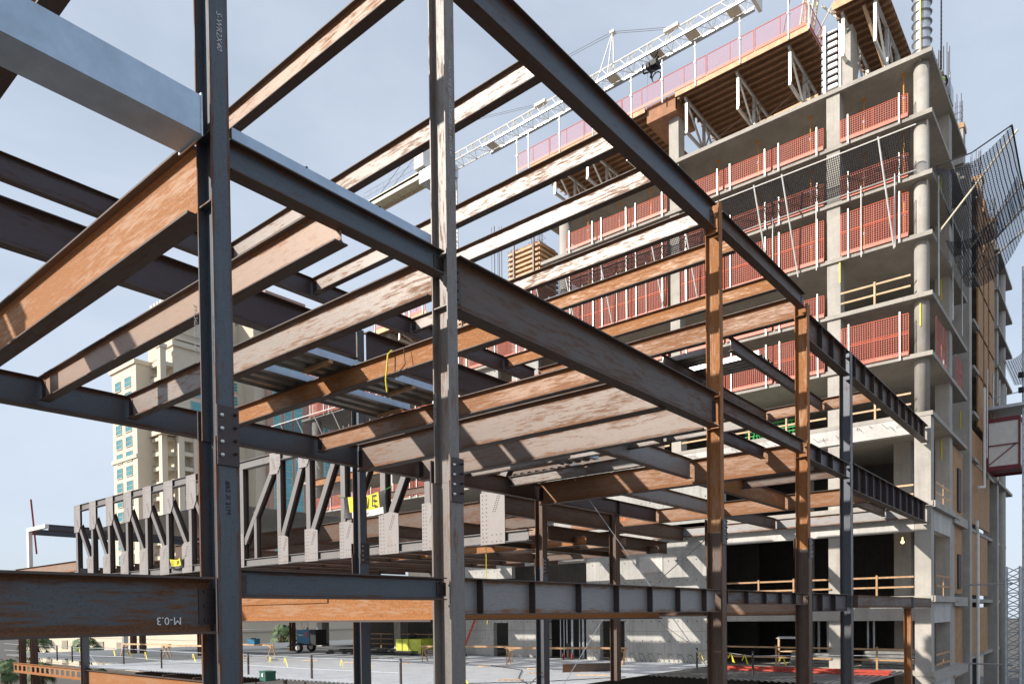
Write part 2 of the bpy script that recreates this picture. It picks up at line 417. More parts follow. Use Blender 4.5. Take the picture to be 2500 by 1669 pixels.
column(7.41, .192, .28, B1, .305, .36, GZ, 10.6, 'second tall steel column from the left, with a chalked heat number down its grey flange',
       mu='mottled_v', ml='mottled_v', texts=[('WKS 1 9S8 324 HEAT-492816-1 W12X40', .075, (7.41, B1-.003, 7.0), DOWN_Y, 'chalk'), ('JMW 34556 C3-2 MA/N', .045, (7.33, B1+.28, 2.9), DOWN_Y, 'chalk')], stubs=(5.0, 4.3))
column(16.39, .19, .27, B1, .34, .38, GZ, 9.5, 'third front column with orange web and grey flange, where the long roof beam ends',
       mu='orange_v', ml='brown_v', stubs=(8.8, 5.0, 4.28))
column(22.62, .24, .34, B1, .36, .40, GZ, 9.12, 'fourth front steel column with a rusty web, just right of the third', mu='orange_v', ml='brown_v', stubs=(8.8, 4.6))
column(27.18, .3, .34, B1, .36, .40, GZ, 8.9, 'fifth and last front steel column, blue grey, nearest the concrete tower', mu='blue_v', ml='bluerust_v', splice=False)
column(4.0, .25, .32, B2, .32, .36, GZ, 9.4, 'steel column of the second row at the far left edge of the frame', mu='brown_v')
column(14.08, .25, .36, B2, .33, .38, GZ, 8.5, 'second row steel column behind the banner, dark blue flange, left of the second tall column', mu='blue_v')
column(23.05, .30, .36, B2, .36, .40, GZ, 5.2, 'second row steel column at the right end of the long truss, orange flange edges', mu='brown_v')
column(28.5, .33, .36, B2, .36, .40, -3.05, 4.5, 'short rusty column standing on the metal deck in front of the concrete wall', mu='brown_v', splice=False)

# --- roof level
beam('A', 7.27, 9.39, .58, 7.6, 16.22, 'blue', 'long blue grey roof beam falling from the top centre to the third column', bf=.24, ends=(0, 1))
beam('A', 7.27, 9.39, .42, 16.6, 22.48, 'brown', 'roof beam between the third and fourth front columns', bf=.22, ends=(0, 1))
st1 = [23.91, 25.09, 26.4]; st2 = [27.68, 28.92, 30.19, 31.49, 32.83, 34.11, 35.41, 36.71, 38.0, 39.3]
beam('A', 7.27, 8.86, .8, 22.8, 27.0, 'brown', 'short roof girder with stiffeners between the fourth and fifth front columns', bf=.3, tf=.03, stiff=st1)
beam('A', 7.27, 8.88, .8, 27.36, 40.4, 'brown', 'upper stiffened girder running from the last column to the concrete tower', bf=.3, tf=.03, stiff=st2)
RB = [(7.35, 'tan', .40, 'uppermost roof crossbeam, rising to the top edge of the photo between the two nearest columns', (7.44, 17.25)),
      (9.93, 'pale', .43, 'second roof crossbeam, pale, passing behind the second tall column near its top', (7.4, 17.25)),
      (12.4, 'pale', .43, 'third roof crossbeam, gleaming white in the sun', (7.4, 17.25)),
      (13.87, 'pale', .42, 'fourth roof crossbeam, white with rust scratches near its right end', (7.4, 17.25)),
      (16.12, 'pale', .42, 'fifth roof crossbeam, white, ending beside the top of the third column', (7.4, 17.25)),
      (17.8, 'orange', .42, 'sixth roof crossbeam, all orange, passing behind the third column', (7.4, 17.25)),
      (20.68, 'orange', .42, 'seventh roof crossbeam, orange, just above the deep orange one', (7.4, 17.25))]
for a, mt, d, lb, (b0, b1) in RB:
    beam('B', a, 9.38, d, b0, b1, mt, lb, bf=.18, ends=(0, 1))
beam('B', 22.6, 9.41, .66, 7.55, 17.2, 'rusty', 'deep orange roof girder ending at the top of the fourth column', bf=.26, tf=.02)
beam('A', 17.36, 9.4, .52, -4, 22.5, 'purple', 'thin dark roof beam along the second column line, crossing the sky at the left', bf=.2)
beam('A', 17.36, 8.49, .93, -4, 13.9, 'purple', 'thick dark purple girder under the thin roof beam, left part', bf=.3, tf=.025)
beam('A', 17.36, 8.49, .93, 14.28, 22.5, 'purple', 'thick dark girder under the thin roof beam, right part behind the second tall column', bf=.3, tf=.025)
beam('A', 11.95, 8.74, .40, 22.7, 32.1, 'brown', 'left one of two small dark beams hung under the deep orange roof girder', bf=.16)
beam('A', 9.57, 8.74, .40, 22.7, 32.1, 'brown', 'right one of two small dark beams hung under the deep orange roof girder', bf=.16)
beam('B', 32.2, 8.86, .5, 7.4, 17.0, 'rusty', 'far roof crossbeam with its sunlit end under the upper stiffened girder', bf=.22)

beam('B', 4.12, 9.38, .46, 7.5, 17.2, 'tan', 'dark underside of a roof crossbeam cut by the top left corner, above the galvanised box', bf=.3)
# --- middle level
ZM = 5.03
beam('A', 7.27, 5.02, .32, 4.15, 7.3, 'blue', 'blue grey beam between the first and second tall columns at mid height', bf=.2, ends=(0, 1))
beam('A', 7.27, 5.05, .76, 7.58, 16.26, 'brown', 'deep brown girder falling to the right from the second to the third tall column', bf=.27, tf=.02, ends=(1, 1))
beam('A', 7.27, 5.03, .36, 16.6, 22.42, 'brown', 'mid height beam between the third and fourth front columns with a scuffed web', bf=.22, ends=(0, 1))
beam('A', 7.27, 5.03, .5, 22.82, 27.0, 'purple', 'mid height stiffened beam between the fourth and fifth front columns', bf=.28, tf=.022, stiff=[23.76, 24.99, 26.33])
beam('A', 7.27, 5.11, .94, 27.36, 40.42, 'purple', 'lower stiffened girder running from the last column to the concrete tower', bf=.32, tf=.03,
     stiff=[27.94, 28.92, 29.96, 31.0, 32.03, 33.13, 34.29, 35.52, 36.66, 37.95, 39.2])
MBM = [(4.0, 'orange', .74, .25, 7.6, 17.2, 'big orange crossbeam at the left ending at the nearest column'),
       (5.63, 'tan', .5, .2, 7.28, 17.2, 'tan crossbeam below the big orange one, with a free cut end'),
       (7.37, 'pale', .53, .2, 7.5, 17.2, 'pale crossbeam ending at the second tall column, its left part in front of the hotel'),
       (9.5, 'orange', .42, .2, 7.35, 17.2, 'orange crossbeam with a yellow strap slung over it'),
       (12.45, 'rusty', .45, .2, 7.35, 17.2, 'rust brown crossbeam next below the one with the strap'),
       (13.9, 'taupe', .78, .26, 7.35, 17.25, 'deep grey brown crossbeam with slanting shadow stripes, left end on the column behind the banner'),
       (16.3, 'taupe', .74, .26, 7.55, 17.2, 'second deep grey brown crossbeam, ending at the third column'),
       (18.5, 'mottled', .33, .18, 7.35, 17.2, 'shallow speckled crossbeam just below the two deep grey ones'),
       (20.75, 'mottled', .36, .18, 10.9, 17.2, 'short speckled crossbeam that ends against a grey side beam'),
       (22.62, 'rusty', .84, .28, 7.55, 17.2, 'deep bright orange crossbeam between the end column of the truss and the fourth front column')]
for a, mt, d, bf, b0, b1, lb in MBM:
    beam('B', a, ZM, d, b0, b1, mt, lb, bf=bf, ends=(0, 1), tf=.018 if d < .6 else .024)
beam('A', 17.36, ZM, .63, -4, 13.9, 'blue', 'dark blue grey girder in front of the hotel at the left', bf=.24)
beam('A', 17.36, ZM, .63, 14.28, 22.86, 'brown', 'dark girder along the second column line right of the banner', bf=.24)
beam('A', 17.36, ZM, .63, 23.24, 32.05, 'purple', 'purple girder reaching back from the end column of the truss', bf=.24, stiff=[28.5])
beam('A', 10.9, ZM, .64, 16.45, 22.45, 'grey', 'grey side beam that runs into the deep bright orange crossbeam', bf=.2)
beam('A', 9.72, ZM, .34, 16.45, 18.4, 'purple', 'small purple side beam left of the third column', bf=.16)
beam('A', 8.45, ZM, .34, 18.6, 22.45, 'purple', 'small purple side beam right of the third column', bf=.16)
beam('A', 14.3, ZM, .62, 22.8, 32.05, 'grey', 'grey beam behind and below the deep bright orange crossbeam', bf=.2)
beam('A', 11.13, ZM, .66, 22.8, 32.05, 'orange', 'orange beam chalked 78 at its far end', bf=.2,
     texts=[('78', .34, (8.1, -.012, -.34), FACE_Y, 'orangechalk'), ('2', .15, (7.72, -.012, -.2), FACE_Y, 'orangechalk')])
beam('B', 27.35, ZM, .34, 7.4, 11.4, 'brown', 'stub crossbeam with an orange painted mark, below the deep bright orange one', bf=.16,
     texts=[('v2', .24, (3.8, .012, -.18), (pi/2, 0, pi), 'orangechalk')])
beam('B', 32.2, ZM, .68, 7.4, 22.5, 'rusty', 'orange crossbeam behind the front columns that the beam chalked 78 runs into', bf=.24,
     texts=[('68', .26, (11.9, .012, -.3), (pi/2, 0, pi), 'orangechalk')])
beam('A', 14.45, ZM, .58, 32.35, 40.1, 'purple', 'dark beam chalked 67 reaching towards the concrete tower', bf=.2,
     texts=[('67', .3, (7.5, -.012, -.26), FACE_Y, 'orangechalk')])
beam('A', 9.0, ZM, .4, 32.35, 40.1, 'brown', 'dark beam reaching the tower between the fourth and fifth columns', bf=.2)
beam('B', 40.2, 5.0, .55, 7.6, 22.0, 'grey', 'grey crossbeam laid along the front of the concrete tower at mid height', bf=.2)
# galvanised box left of the first column
t = thing('box_beam', 'pale blue galvanised box beam coming in from the top left corner', 'box beam', (-2, 7.14, 4.88))
MB().box(0, 5.80, 0, .46, 0, .39).build('tube', 'galvbox', t)
MB().box(5.80, 5.815, -.01, .48, -.02, .41).build('end_plate', 'galv', t)
beam('A', 7.27, .42, .58, -4, 3.86, 'bluerust', 'big blue grey girder at the bottom left, chalked 3.0-M', bf=.28, tf=.024, ends=(0, 1),
     texts=[('M-0.3', .11, (7.43, -.016, -.44), (pi/2, pi, 0), 'soft')])
beam('A', 7.27, .52, .31, 4.16, 7.26, 'blue', 'low blue grey beam between the first and second tall columns', bf=.2, ends=(1, 1))
beam('A', 7.27, .53, .53, 7.58, 16.22, 'grey', 'low girder with web stiffeners between the second and third tall columns', bf=.25, tf=.018,
     stiff=[7.98, 9.22, 10.52, 11.76, 13.03, 14.23, 15.51])
beam('A', 7.27, .53, .35, 16.56, 22.42, 'bluerust', 'low stiffened beam between the third and fourth front columns', bf=.22, stiff=[16.73, 17.98, 19.21, 20.37, 21.5])
beam('A', 7.27, .54, .57, 22.82, 27.0, 'purple', 'low stiffened beam between the fourth and fifth front columns', bf=.28, stiff=[22.94, 23.86, 25.24])
t = thing('steel_beam', 'low orange crossbeam with a cover plate, running back from the second tall column', 'steel beam', (7.4, 7.5, .53), pi/2)
MB().isec(0, 9.7, 0, 0, .62, .3, .03, .014).build('flanged_section', 'orange', t)
MB().box(2.55, 9.6, .01, .03, -.30, -.035).build('cover_plate', 'orange', t)
LB = [(13.75, 'orange', .66, 7.4, 17.2, 'low orange crossbeam whose rusty bottom shows under the stiffened girder'),
      (16.4, 'brown', .6, 7.55, 17.2, 'low crossbeam behind the foot of the third column'),
      (22.6, 'tan', .66, 7.55, 17.2, 'low crossbeam behind the foot of the fourth column')]
for a, mt, d, b0, b1, lb in LB: beam('B', a, .53, d, b0, b1, mt, lb, bf=.3, tf=.03)
t = thing('cross_arm', 'plain rust brown box beam from the last column to the tower at the lowest level', 'box beam', (27.36, 7.0, .09))
MB().box(0, 12.9, 0, .34, 0, .44).build('tube', 'brown', t)
MB().box(8.6, 8.9, -.03, .37, -.03, .47).build('collar', 'black', t)
MB().hcol(8.6, 8.92, .04, .32, -9.0, -.035, .02, .02).build('post', 'orange_v', t)

# strap over the fourth crossbeam
mb = MB(); c = (9.5, 10.75)
pts = [(c[0]+.12, c[1], ZM-.43), (c[0]+.115, c[1], ZM), (c[0]+.05, c[1]-.02, ZM+.035), (c[0]-.06, c[1]-.02, ZM+.035), (c[0]-.13, c[1], ZM-.05), (c[0]-.14, c[1]+.02, ZM-.30), (c[0]-.15, c[1]+.05, ZM-.52), (c[0]-.13, c[1]+.04, ZM-.75)]
mb.path(pts, .017)
st = thing('lifting_strap', 'yellow lifting strap slung over an orange crossbeam', 'strap', (0, 0, 0))
mb.build('sling', 'yellow', st)
MB().path([(c[0]-.13, c[1]-.45, ZM-.02), (c[0]-.15, c[1]-.5, ZM-.35), (c[0]-.16, c[1]-.2, ZM-.56), (c[0]-.15, c[1]+.02, ZM-.5)], .009).build('cord', 'black', st)

# metal deck sheets lying on the beams
def deck_bundle(x0, x1, y0, y1, z, label, along='x', timber=None, edge='deckblue'):
    t = thing('deck_sheets', label, 'metal decking', (x0, y0, z), 0, 'bundles of ribbed decking left on the beams')
    lx, ly = x1-x0, y1-y0; mb = MB(); n = max(2, int((ly if along == 'x' else lx)/.3)); step = (ly if along == 'x' else lx)/n
    for i in range(n):
        a = i*step
        for (p, q, za, zb) in ((a, a+step*.42, 0, 0), (a+step*.42, a+step*.55, 0, .075), (a+step*.55, a+step*.87, .075, .075), (a+step*.87, a+step, .075, 0)):
            for dz in (0, .012):
                if along == 'x': P = [(0, p, za+dz), (lx, p, za+dz), (lx, q, zb+dz), (0, q, zb+dz)]
                else: P = [(p, 0, za+dz), (p, ly, za+dz), (q, ly, zb+dz), (q, 0, zb+dz)]
                mb.quad(*(P if dz else P[::-1]))
    mb.build('ribbed_sheet', 'ribdeck', t)
    if along == 'x': MB().box(0, lx, -.012, 0, -.01, .13).build('edge_trim', edge, t)
    else: MB().box(-.012, 0, 0, ly, -.01, .16).build('edge_trim', edge, t)
    for (a, b) in (timber or []):
        MB().box(a, a+.09, b, b+ly*.75 if along == 'x' else b+.09, -.075, -.012).build('timber_bearer', 'wood', t)
        MB().box(a+.02, a+.05, -.02, ly, .13, .14).build('strap', 'black', t)
    return t
deck_bundle(7.5, 12.4, 11.95, 13.05, 5.06, 'ribbed deck sheets seen from below, upper of two bundles between the nearest columns', 'x', [(1.4, 0), (3.6, 0)])
deck_bundle(7.5, 12.4, 13.45, 14.6, 5.06, 'ribbed deck sheets seen from below, lower of two bundles between the nearest columns', 'x', [(.15, 0), (4.6, 0)])
deck_bundle(4.25, 7.2, 7.34, 7.74, 5.12, 'ribbed sheet with a blue rim along the beam between the two nearest columns', 'x', [(.9, 0), (2.0, 0)])
deck_bundle(24.9, 26.2, 9.5, 12.1, 8.76, 'sunlit ribbed sheets across the two small dark beams right of the third column', 'y', [(.5, .2)], 'galv')
deck_bundle(23.5, 24.5, 10.7, 12.4, 8.76, 'shaded ribbed sheets across the two small dark beams left of the third column', 'y', None, 'galv')
deck_bundle(20.9, 22.4, 14.5, 17.2, 5.06, 'ribbed sheets on the crossbeams close to the end column of the truss', 'x', None, 'galv')
deck_bundle(18.0, 20.5, 13.2, 14.6, 5.06, 'ribbed sheets with a blue rim showing between the two deep grey crossbeams', 'x', None)

# ------------------------------------------------------------------ long truss along the grid line x = 22.6
TX0, TX1 = 22.42, 22.80
tr = thing('steel_truss', 'long storey high steel truss running away to the left with gusset plates and sloping members', 'truss', (22.6, 17.4, 0))
def tpart(mb, name, mat): return mb.build(name, mat, tr, (-22.6, -17.4, 0))
def chord(z1, d, b0, b1, name):
    mb = MB(); mb.box(TX0, TX1, b0, b1, z1-.03, z1); mb.box(TX0, TX1, b0, b1, z1-d, z1-d+.03); mb.box(TX0+.10, TX0+.13, b0, b1, z1-d+.03, z1-.03)
    tpart(mb, name, 'trussgrey')
chord(3.31, .42, 17.75, 62.6, 'bottom_chord'); chord(8.85, .46, 17.75, 62.6, 'top_chord')
nodes = [62.35, 59.4, 56.4, 53.4, 50.4, 47.4, 44.4, 41.4, 38.4, 34.7, 32.06, 29.2, 26.24, 23.3, 19.94]
for i, b in enumerate(nodes):
    tpart(MB().hcol_x(TX0+.01, TX1-.01, b-.17, b+.17, 3.312, 8.388), 'post', 'trussgrey_v')
tpart(MB().hcol_x(TX0+.03, TX1-.03, 36.95, 37.2, 3.312, 5.9), 'short_post', 'trussgrey_v')
def diag(b0, z0, b1, z1):
    mb = MB(); p = Vector((0, b0, z0)); q = Vector((0, b1, z1)); nrm = (q-p).normalized().cross(Vector((1, 0, 0)))
    for x, w in ((TX0+.035, .03), (TX1-.035, .03)):
        mb.bar((x, b0, z0), (x, b1, z1), .32, w, (1, 0, 0), 0 if x < 22.6 else 1)
    mb.bar((22.61, b0, z0), (22.61, b1, z1), .02, .30, (1, 0, 0), 1)  # web and back flange darkened too, shade painted into the colour
    tpart(mb, 'diagonal', 'trussgrey_v')
for i in range(0, 8): diag(nodes[i]-.35, 7.6 if i else 7.3, nodes[i+1]+.25, 4.2)
for i in range(8, 14): diag(nodes[i]-.2, 4.2, nodes[i+1]+.35, 8.3)
diag(19.7, 4.2, 17.95, 7.4)
def gusset(b0, b1, z0, z1, top, holes_dir=1, rows=True):
    """plate with bolt rows on the street side of the truss; b0 > b1, corners clipped"""
    mb = MB(); x0, x1 = TX0-.03, TX0+.004; c = .25*(b0-b1)
    if top: prof = [(b0, z1), (b1, z1), (b1, z0+.45), (b1+c*1.1, z0), (b0-.0, z0)]
    else: prof = [(b0, z0), (b1, z0), (b1, z1-.12 if holes_dir > 0 else z1), (b1+c*1.4, z1), (b0, z1)] if holes_dir > 0 else [(b0, z0), (b1, z0), (b1, z1), (b0-c, z1), (b0, z1-.2)]
    n = len(mb.v); mm = len(prof)
    for x in (x0, x1):
        for (b, z) in prof: mb.v.append((x, b, z))
    mb.f.append(tuple(n+i for i in range(mm))); mb.f.append(tuple(n+mm+i for i in range(mm))[::-1]); mb.mi += [0, 0]
    for i in range(mm):
        j = (i+1) % mm; mb.f.append((n+i, n+mm+i, n+mm+j, n+j)); mb.mi.append(0)
    def hole(b, z):
        k = len(mb.v); r = .028; xx = x0-.004
        for t in range(6): mb.v.append((xx, b+r*cos(t*pi/3), z+r*sin(t*pi/3)))
        mb.f.append(tuple(k+t for t in range(6))); mb.mi.append(1)
    w = b0-b1; h = z1-z0; nz = max(3, int(h/.17))
    bb = b0-.12*w if not top else b0-.12*w
    side = (b0-.10*w, b0-.26*w) if (holes_dir > 0) else (b1+.10*w, b1+.26*w)
    for s in side:
        for k in range(nz): hole(s, z0+.12+k*(h-.24)/(nz-1))
    zz = z1-.1 if top else z0+.1
    for k in range(1, 4): hole(b0-(.3+.18*k)*w, zz); hole(b0-(.3+.18*k)*w, zz+(-.28 if top else .28))
    sg = -1 if holes_dir > 0 else 1
    for k in range(8):
        for o in (0, .11):
            if top: hole(b0-.55*w-sg*0+o+(-holes_dir)*k*.03*0-(k*.035)*(1 if holes_dir > 0 else -1), z0+.25+k*.085 if holes_dir < 0 else z0+.95-k*.085)
            else: hole(b0-.62*w+o-(k*.035 if holes_dir > 0 else -k*.035), z1-.2-(7-k)*.085 if holes_dir > 0 else z1-.25-k*.085)
    tpart(mb, 'gusset_plate', ['plate', 'black'])
for i in range(0, 8):
    gusset(nodes[i]+.35, nodes[i]-.85, 6.75, 8.84, True, 1)
for i in range(1, 9):
    gusset(nodes[i]+1.05, nodes[i]-.2, 2.86, 4.75, False, -1)
for i, (x0b, x1b, zt) in zip(range(9, 15), ((34.75, 33.85, 4.35), (32.35, 31.25, 4.5), (29.45, 28.4, 4.6), (26.5, 25.15, 4.75), (23.6, 22.6, 4.9), (20.15, 18.85, 4.95))):
    gusset(x0b, x1b, 2.84, zt, False, 1)
for i in range(8, 14): gusset(nodes[i+1]+.75, nodes[i+1]-.25, 7.7, 8.84, True, -1)

# yellow and black banners on the truss
def banner(b0, b1, z0, z1, label, words, small=None, sag=.12):
    t = thing('banner', label, 'banner', (22.30, (b0+b1)/2, z0)); w = b0-b1; h = z1-z0; mb = MB(); nx, nz = 14, 7
    def X(u, v): return .05*sin(u*9+v*3)+.03*sin(u*21+v)
    def Z(u, v): return h*v-sag*4*u*(1-u)*(.6+.4*v)
    for i in range(nx):
        for j in range(nz):
            P = [(X(u, v), w/2-w*u, Z(u, v)) for (u, v) in ((i/nx, j/nz), ((i+1)/nx, j/nz), ((i+1)/nx, (j+1)/nz), (i/nx, (j+1)/nz))]
            u = (i+.5)/nx; vv = (j+.5)/nz
            mi = 1 if (.14 < u < .86 and vv > .28) else 0
            if small and .2 < u < .9 and vv < .28: mi = 2
            mb.quad(*P, mi)
    mb.build('cloth', ['black', 'bannery', 'soft'], t)
    for k, (s, u, v, sz) in enumerate(words):
        text(s, sz, (X(u, v)-.07, w/2-w*u, Z(u, v)), FACE_X, 'black', t, 'banner_lettering', .004)
    if small: text(small, .17, (-.09, w/2-w*.56, Z(.5, .12)), FACE_X, 'black', t, 'banner_lettering', .004)
    MB().path([(0, w/2, h), (.05, w/2+.5, h+.15)], .012).path([(0, -w/2, h), (.05, -w/2-.4, h+.12)], .012).build('tie_cord', 'greenpipe', t)
banner(29.0, 25.9, 4.75, 5.78, 'yellow and black banner with the word GROUP hung on the truss', [('A', .4, .62, .8), ('I', .58, .62, .8), ('E', .76, .62, .8)], 'GROUP')
banner(47.0, 45.2, 3.22, 3.85, 'crumpled yellow and black banner lying at the foot of the truss near the nearest column', [('G', .35, .6, .42), ('M', .65, .6, .42)])

# floor steel behind the truss
for k, b in enumerate([20.0, 23.3, 26.24, 29.2, 32.06, 34.7, 38.4, 41.4, 44.4, 47.4, 50.4, 53.4, 56.4, 59.4, 62.2]):
    d = .82 if b in (20.0,) else .6
    zt = ZM if k == 0 else (4.25 if k in (1, 2) else 3.9)
    tag(MB().isec(0, 17.3, 0, 0, d, .26, .025, .014).build('steel_beam', 'brown', None, (22.9, b, zt)),
        'deep dark floor beam nearest the right end of the truss, running to the concrete wall' if k == 0 else 'dark floor beam behind the truss bottom chord, %s counted from its right end' % nth(k), 'steel beam', None if k == 0 else 'floor beams behind the truss')
for q_, (a, zt, mt) in enumerate(((26.5, 4.0, 'tan'), (30.2, 3.8, 'orange'), (34.0, 4.0, 'tan'), (37.6, 3.8, 'brown'))):
    tag(MB().isec(0, 42, 0, 0, .42, .2, .02, .012).build('steel_beam', mt, None, (a, 20.2, zt), pi/2), 'long floor crossbeam parallel to the truss, %s one behind it' % nth(q_), 'steel beam', 'floor crossbeams behind the truss')
beam('A', 20.9, 4.2, .7, 28, 39.9, 'brown', 'dark beam with a plated end that stops short of the concrete wall, upper one', bf=.28, tf=.025)
beam('A', 23.7, 4.05, .66, 27, 39.9, 'brown', 'dark beam with a plated end that stops short of the concrete wall, lower one', bf=.28, tf=.025)
# second storey frame behind the truss, seen between its posts
for a, b0, b1, zt in ((30.0, 27, 62, 6.2), (40.0, 30, 60, 6.9)):
    tag(MB().isec(0, b1-b0, 0, 0, 1.25, .3, .03, .016).build('steel_girder', 'brown', None, (a, b0, zt), pi/2), 'deep dark girder behind the truss, %s of two' % ('nearer' if a < 35 else 'farther'), 'steel girder')
for a, b0, b1, zt, mt in ((31.0, 20, 44, 9.6, 'orange'), (38.0, 20, 44, 9.6, 'brown')):
    tag(MB().isec(0, b1-b0, 0, 0, .5, .22, .02, .012).build('steel_beam', mt, None, (a, b0, zt), pi/2), 'high crossbeam behind the truss top chord, %s' % ('the sunlit nearer one' if a < 35 else 'the dark farther one'), 'steel beam')
kind_pl = MB().box(23.2, 39.6, 42, 61, 6.93, 6.99)
tag(kind_pl.build('floor_decking', 'ribdeck', None), 'ribbed floor decking laid over the dark girders behind the truss', 'metal decking')
# pale canopy frame beyond the left end of the truss
t = thing('canopy_frame', 'pale grey steel canopy frame standing beyond the left end of the truss', 'steel frame', (22.6, 73.4, 4.6))
MB().box(-.15, .15, -.35, .15, 0, 3.1).build('post', 'white', t)
MB().box(-.15, .15, -4.3, .15, 3.1, 3.42).build('end_beam', 'white', t)
MB().isec(.15, 14, -4.15, 3.42, .5, .2, .02, .012).build('cross_beam', 'blue', t)
MB().isec(.15, 14, 0, 3.38, .5, .2, .02, .012).build('cross_beam', 'blue', t)
MB().bar((.4, -.5, 1.2), (-.6, -2.6, 5.6), .12, .12).build('brace', 'red', t)
beam('B', 22.6, 4.6, .82, 63, 77, 'tan', 'flat rusty girder beyond the left end of the truss', bf=.3)
# ------------------------------------------------------------------ concrete tower under construction
TO = (40.5, 6.95, GZ)
tower = thing('concrete_tower', 'tall unfinished concrete tower with open floors at the right, round corner column and orange guards', 'building', TO)
def tp(mb, name, mat, parent=None, smooth=False):
    if parent is None: return mb.build(name, mat, tower, (-TO[0], -TO[1], -TO[2]), smooth=smooth)
    return mb.build(name, mat, parent, smooth=smooth)
FL = [27.0, 24.1, 21.2, 18.3, 15.4, 12.52, 9.63]
for z in FL:
    bl = 30.2 if z > 24 else 58.7
    b_l = 30.6 if z > 22 else 58.7
    mb = MB().box(40.5, 51.0, 6.95, b_l, z-.21, z)
    tp(mb, 'floor_slab', 'slab')
    mb = MB().box(51.003, 54.6, 8.4, b_l-.3, z-.215, z-.004)
    mb.box(54.6, 56.6, 7.05, 9.0, z-.212, z-.002); mb.box(56.6, 66.0, 7.25, b_l-.4, z-.21, z-.003)
    mb.box(66.0, 75, 6.95, b_l-.5, z-.214, z-.005)
    tp(mb, 'rear_floor_slab', 'slab')
for z, b_l in ((5.28, 38.0), (.67, 66.0), (-3.05, 38.0)):
    tp(MB().box(40.5, 48.5, 6.95, b_l, z-.24, z).box(48.5, 75, 7.4, b_l, z-.236, z-.003), 'floor_slab', 'slab')
# columns
def rnd(a, b, r, z0, z1):
    tp(MB().tube((a, b, z0), (a, b, z1), r, 28), 'round_column', 'concrete', smooth=True)
def sqc(a0, a1, b0, b1, z0, z1, mat='concrete'): tp(MB().box(a0, a1, b0, b1, z0, z1), 'column', mat)
rnd(41.2, 7.53, .34, 9.6, 27.0); rnd(41.2, 29.0, .40, 9.6, 27.0); rnd(41.2, 57.3, .42, 9.6, 21.2)
sqc(40.62, 41.35, 11.18, 11.84, GZ, 27.0); sqc(40.62, 41.4, 20.28, 20.9, 9.63, 30.3)
for b in (37.4, 46.3): sqc(40.62, 41.4, b, b+.7, 9.63, 21.2 if b < 40 else 23.3)
sqc(40.53, 41.3, 7.04, 7.76, GZ, 9.63)
for b in (28.6, 20.4): sqc(48.6, 49.4, b, b+.7, GZ, 27.0)
for b in (9.0, 14.5): sqc(46.0, 46.9, b, b+.85, GZ, 9.6)
sqc(46.2, 47.05, 7.12, 7.82, GZ, 27.0); sqc(52.4, 53.3, 7.02, 7.95, GZ, 27.0)
for a in (66.3, ): sqc(a, a+.9, 7.1, 8.0, GZ, 27.0)
rnd(71.2, 7.5, .45, GZ, 27.0)
# lower storey beams along the front, pale concrete
sp = tp(MB().box(40.515, 40.95, 7.77, 35.5, 8.64, 9.632), 'spandrel_beam', 'whitecon')
mb = MB(); rr = random.Random(4)
for i in range(46):
    b = 8.6+i*.56+rr.uniform(-.1, .1); z = 9.2+rr.uniform(-.15, .2); p = [(40.5, b, z)]
    for k in range(rr.randint(2, 4)): p.append((40.5-.05-.05*k*rr.random(), p[-1][1]-rr.uniform(.0, .25), p[-1][2]-rr.uniform(.05, .3)*(1 if k != 1 else -.4)))
    mb.path(p, .009, 4)
mb.build('rebar_ends', 'rebar', sp)
tp(MB().box(40.52, 40.98, 7.77, 17.6, 3.86, 5.283), 'spandrel_beam', 'whitecon')
mb = MB()
for i in range(30): b = 8+i*.32; mb.path([(40.515, b, 4.9), (40.44, b-.05, 4.75), (40.42, b-.02, 4.3+.2*rr.random())], .008, 4)
mb.build('rebar_ends', 'rebar', sp)
tp(MB().box(40.54, 41.0, 7.77, 17.6, -.55, .673), 'spandrel_beam', 'concrete')
# side face: corner ledges, beams, walls, sheathing
for z in (5.28, .67, -3.27):
    tp(MB().box(40.56, 46.2, 6.86, 7.6, z-.3, z+.004), 'ledge', 'concrete')
    tp(MB().box(41.4, 46.2, 7.1, 7.5, z-1.35, z-.31), 'edge_beam', 'whitecon')
    tp(MB().box(47.1, 51.5, 7.0, 7.4, z-.5, z+.02), 'edge_beam', 'concrete')
tp(MB().box(47.06, 47.9, 7.16, 9.5, GZ, 5.0), 'side_wall', 'concrete'); tp(MB().box(53.4, 54.4, 7.2, 10, GZ, 27), 'side_wall', 'concrete')
for (a0, a1, z0, z1) in ((48.0, 51.4, .9, 5.0), (48.0, 51.4, -4, .1), (48.1, 51.6, 5.5, 9.3), (54.7, 62.4, -3.0, .1), (54.7, 62.4, .9, 4.9), (54.7, 63.5, 5.5, 11.5)):
    tp(MB().box(a0, a1, 7.28, 7.42, z0, z1), 'timber_sheathing', 'studs')
for k, (z0, z1) in enumerate(zip([11.9]+FL[::-1][2:], [15.2]+[q-.24 for q in FL[::-1][3:]]+[27.8])):
    for (a0, a1) in ((56.7, 58.9), (59.5, 61.2), (62.0, 64.8)):
        tp(MB().box(a0, a1, 7.10, 7.2, z0+.01, z1), 'timber_sheathing', 'studs')
tp(MB().box(49.6, 50.6, 7.2, 7.27, 1.2, 3.2), 'opening', 'black'); tp(MB().box(49.6, 50.6, 7.2, 7.27, 5.7, 8.2), 'opening', 'black')
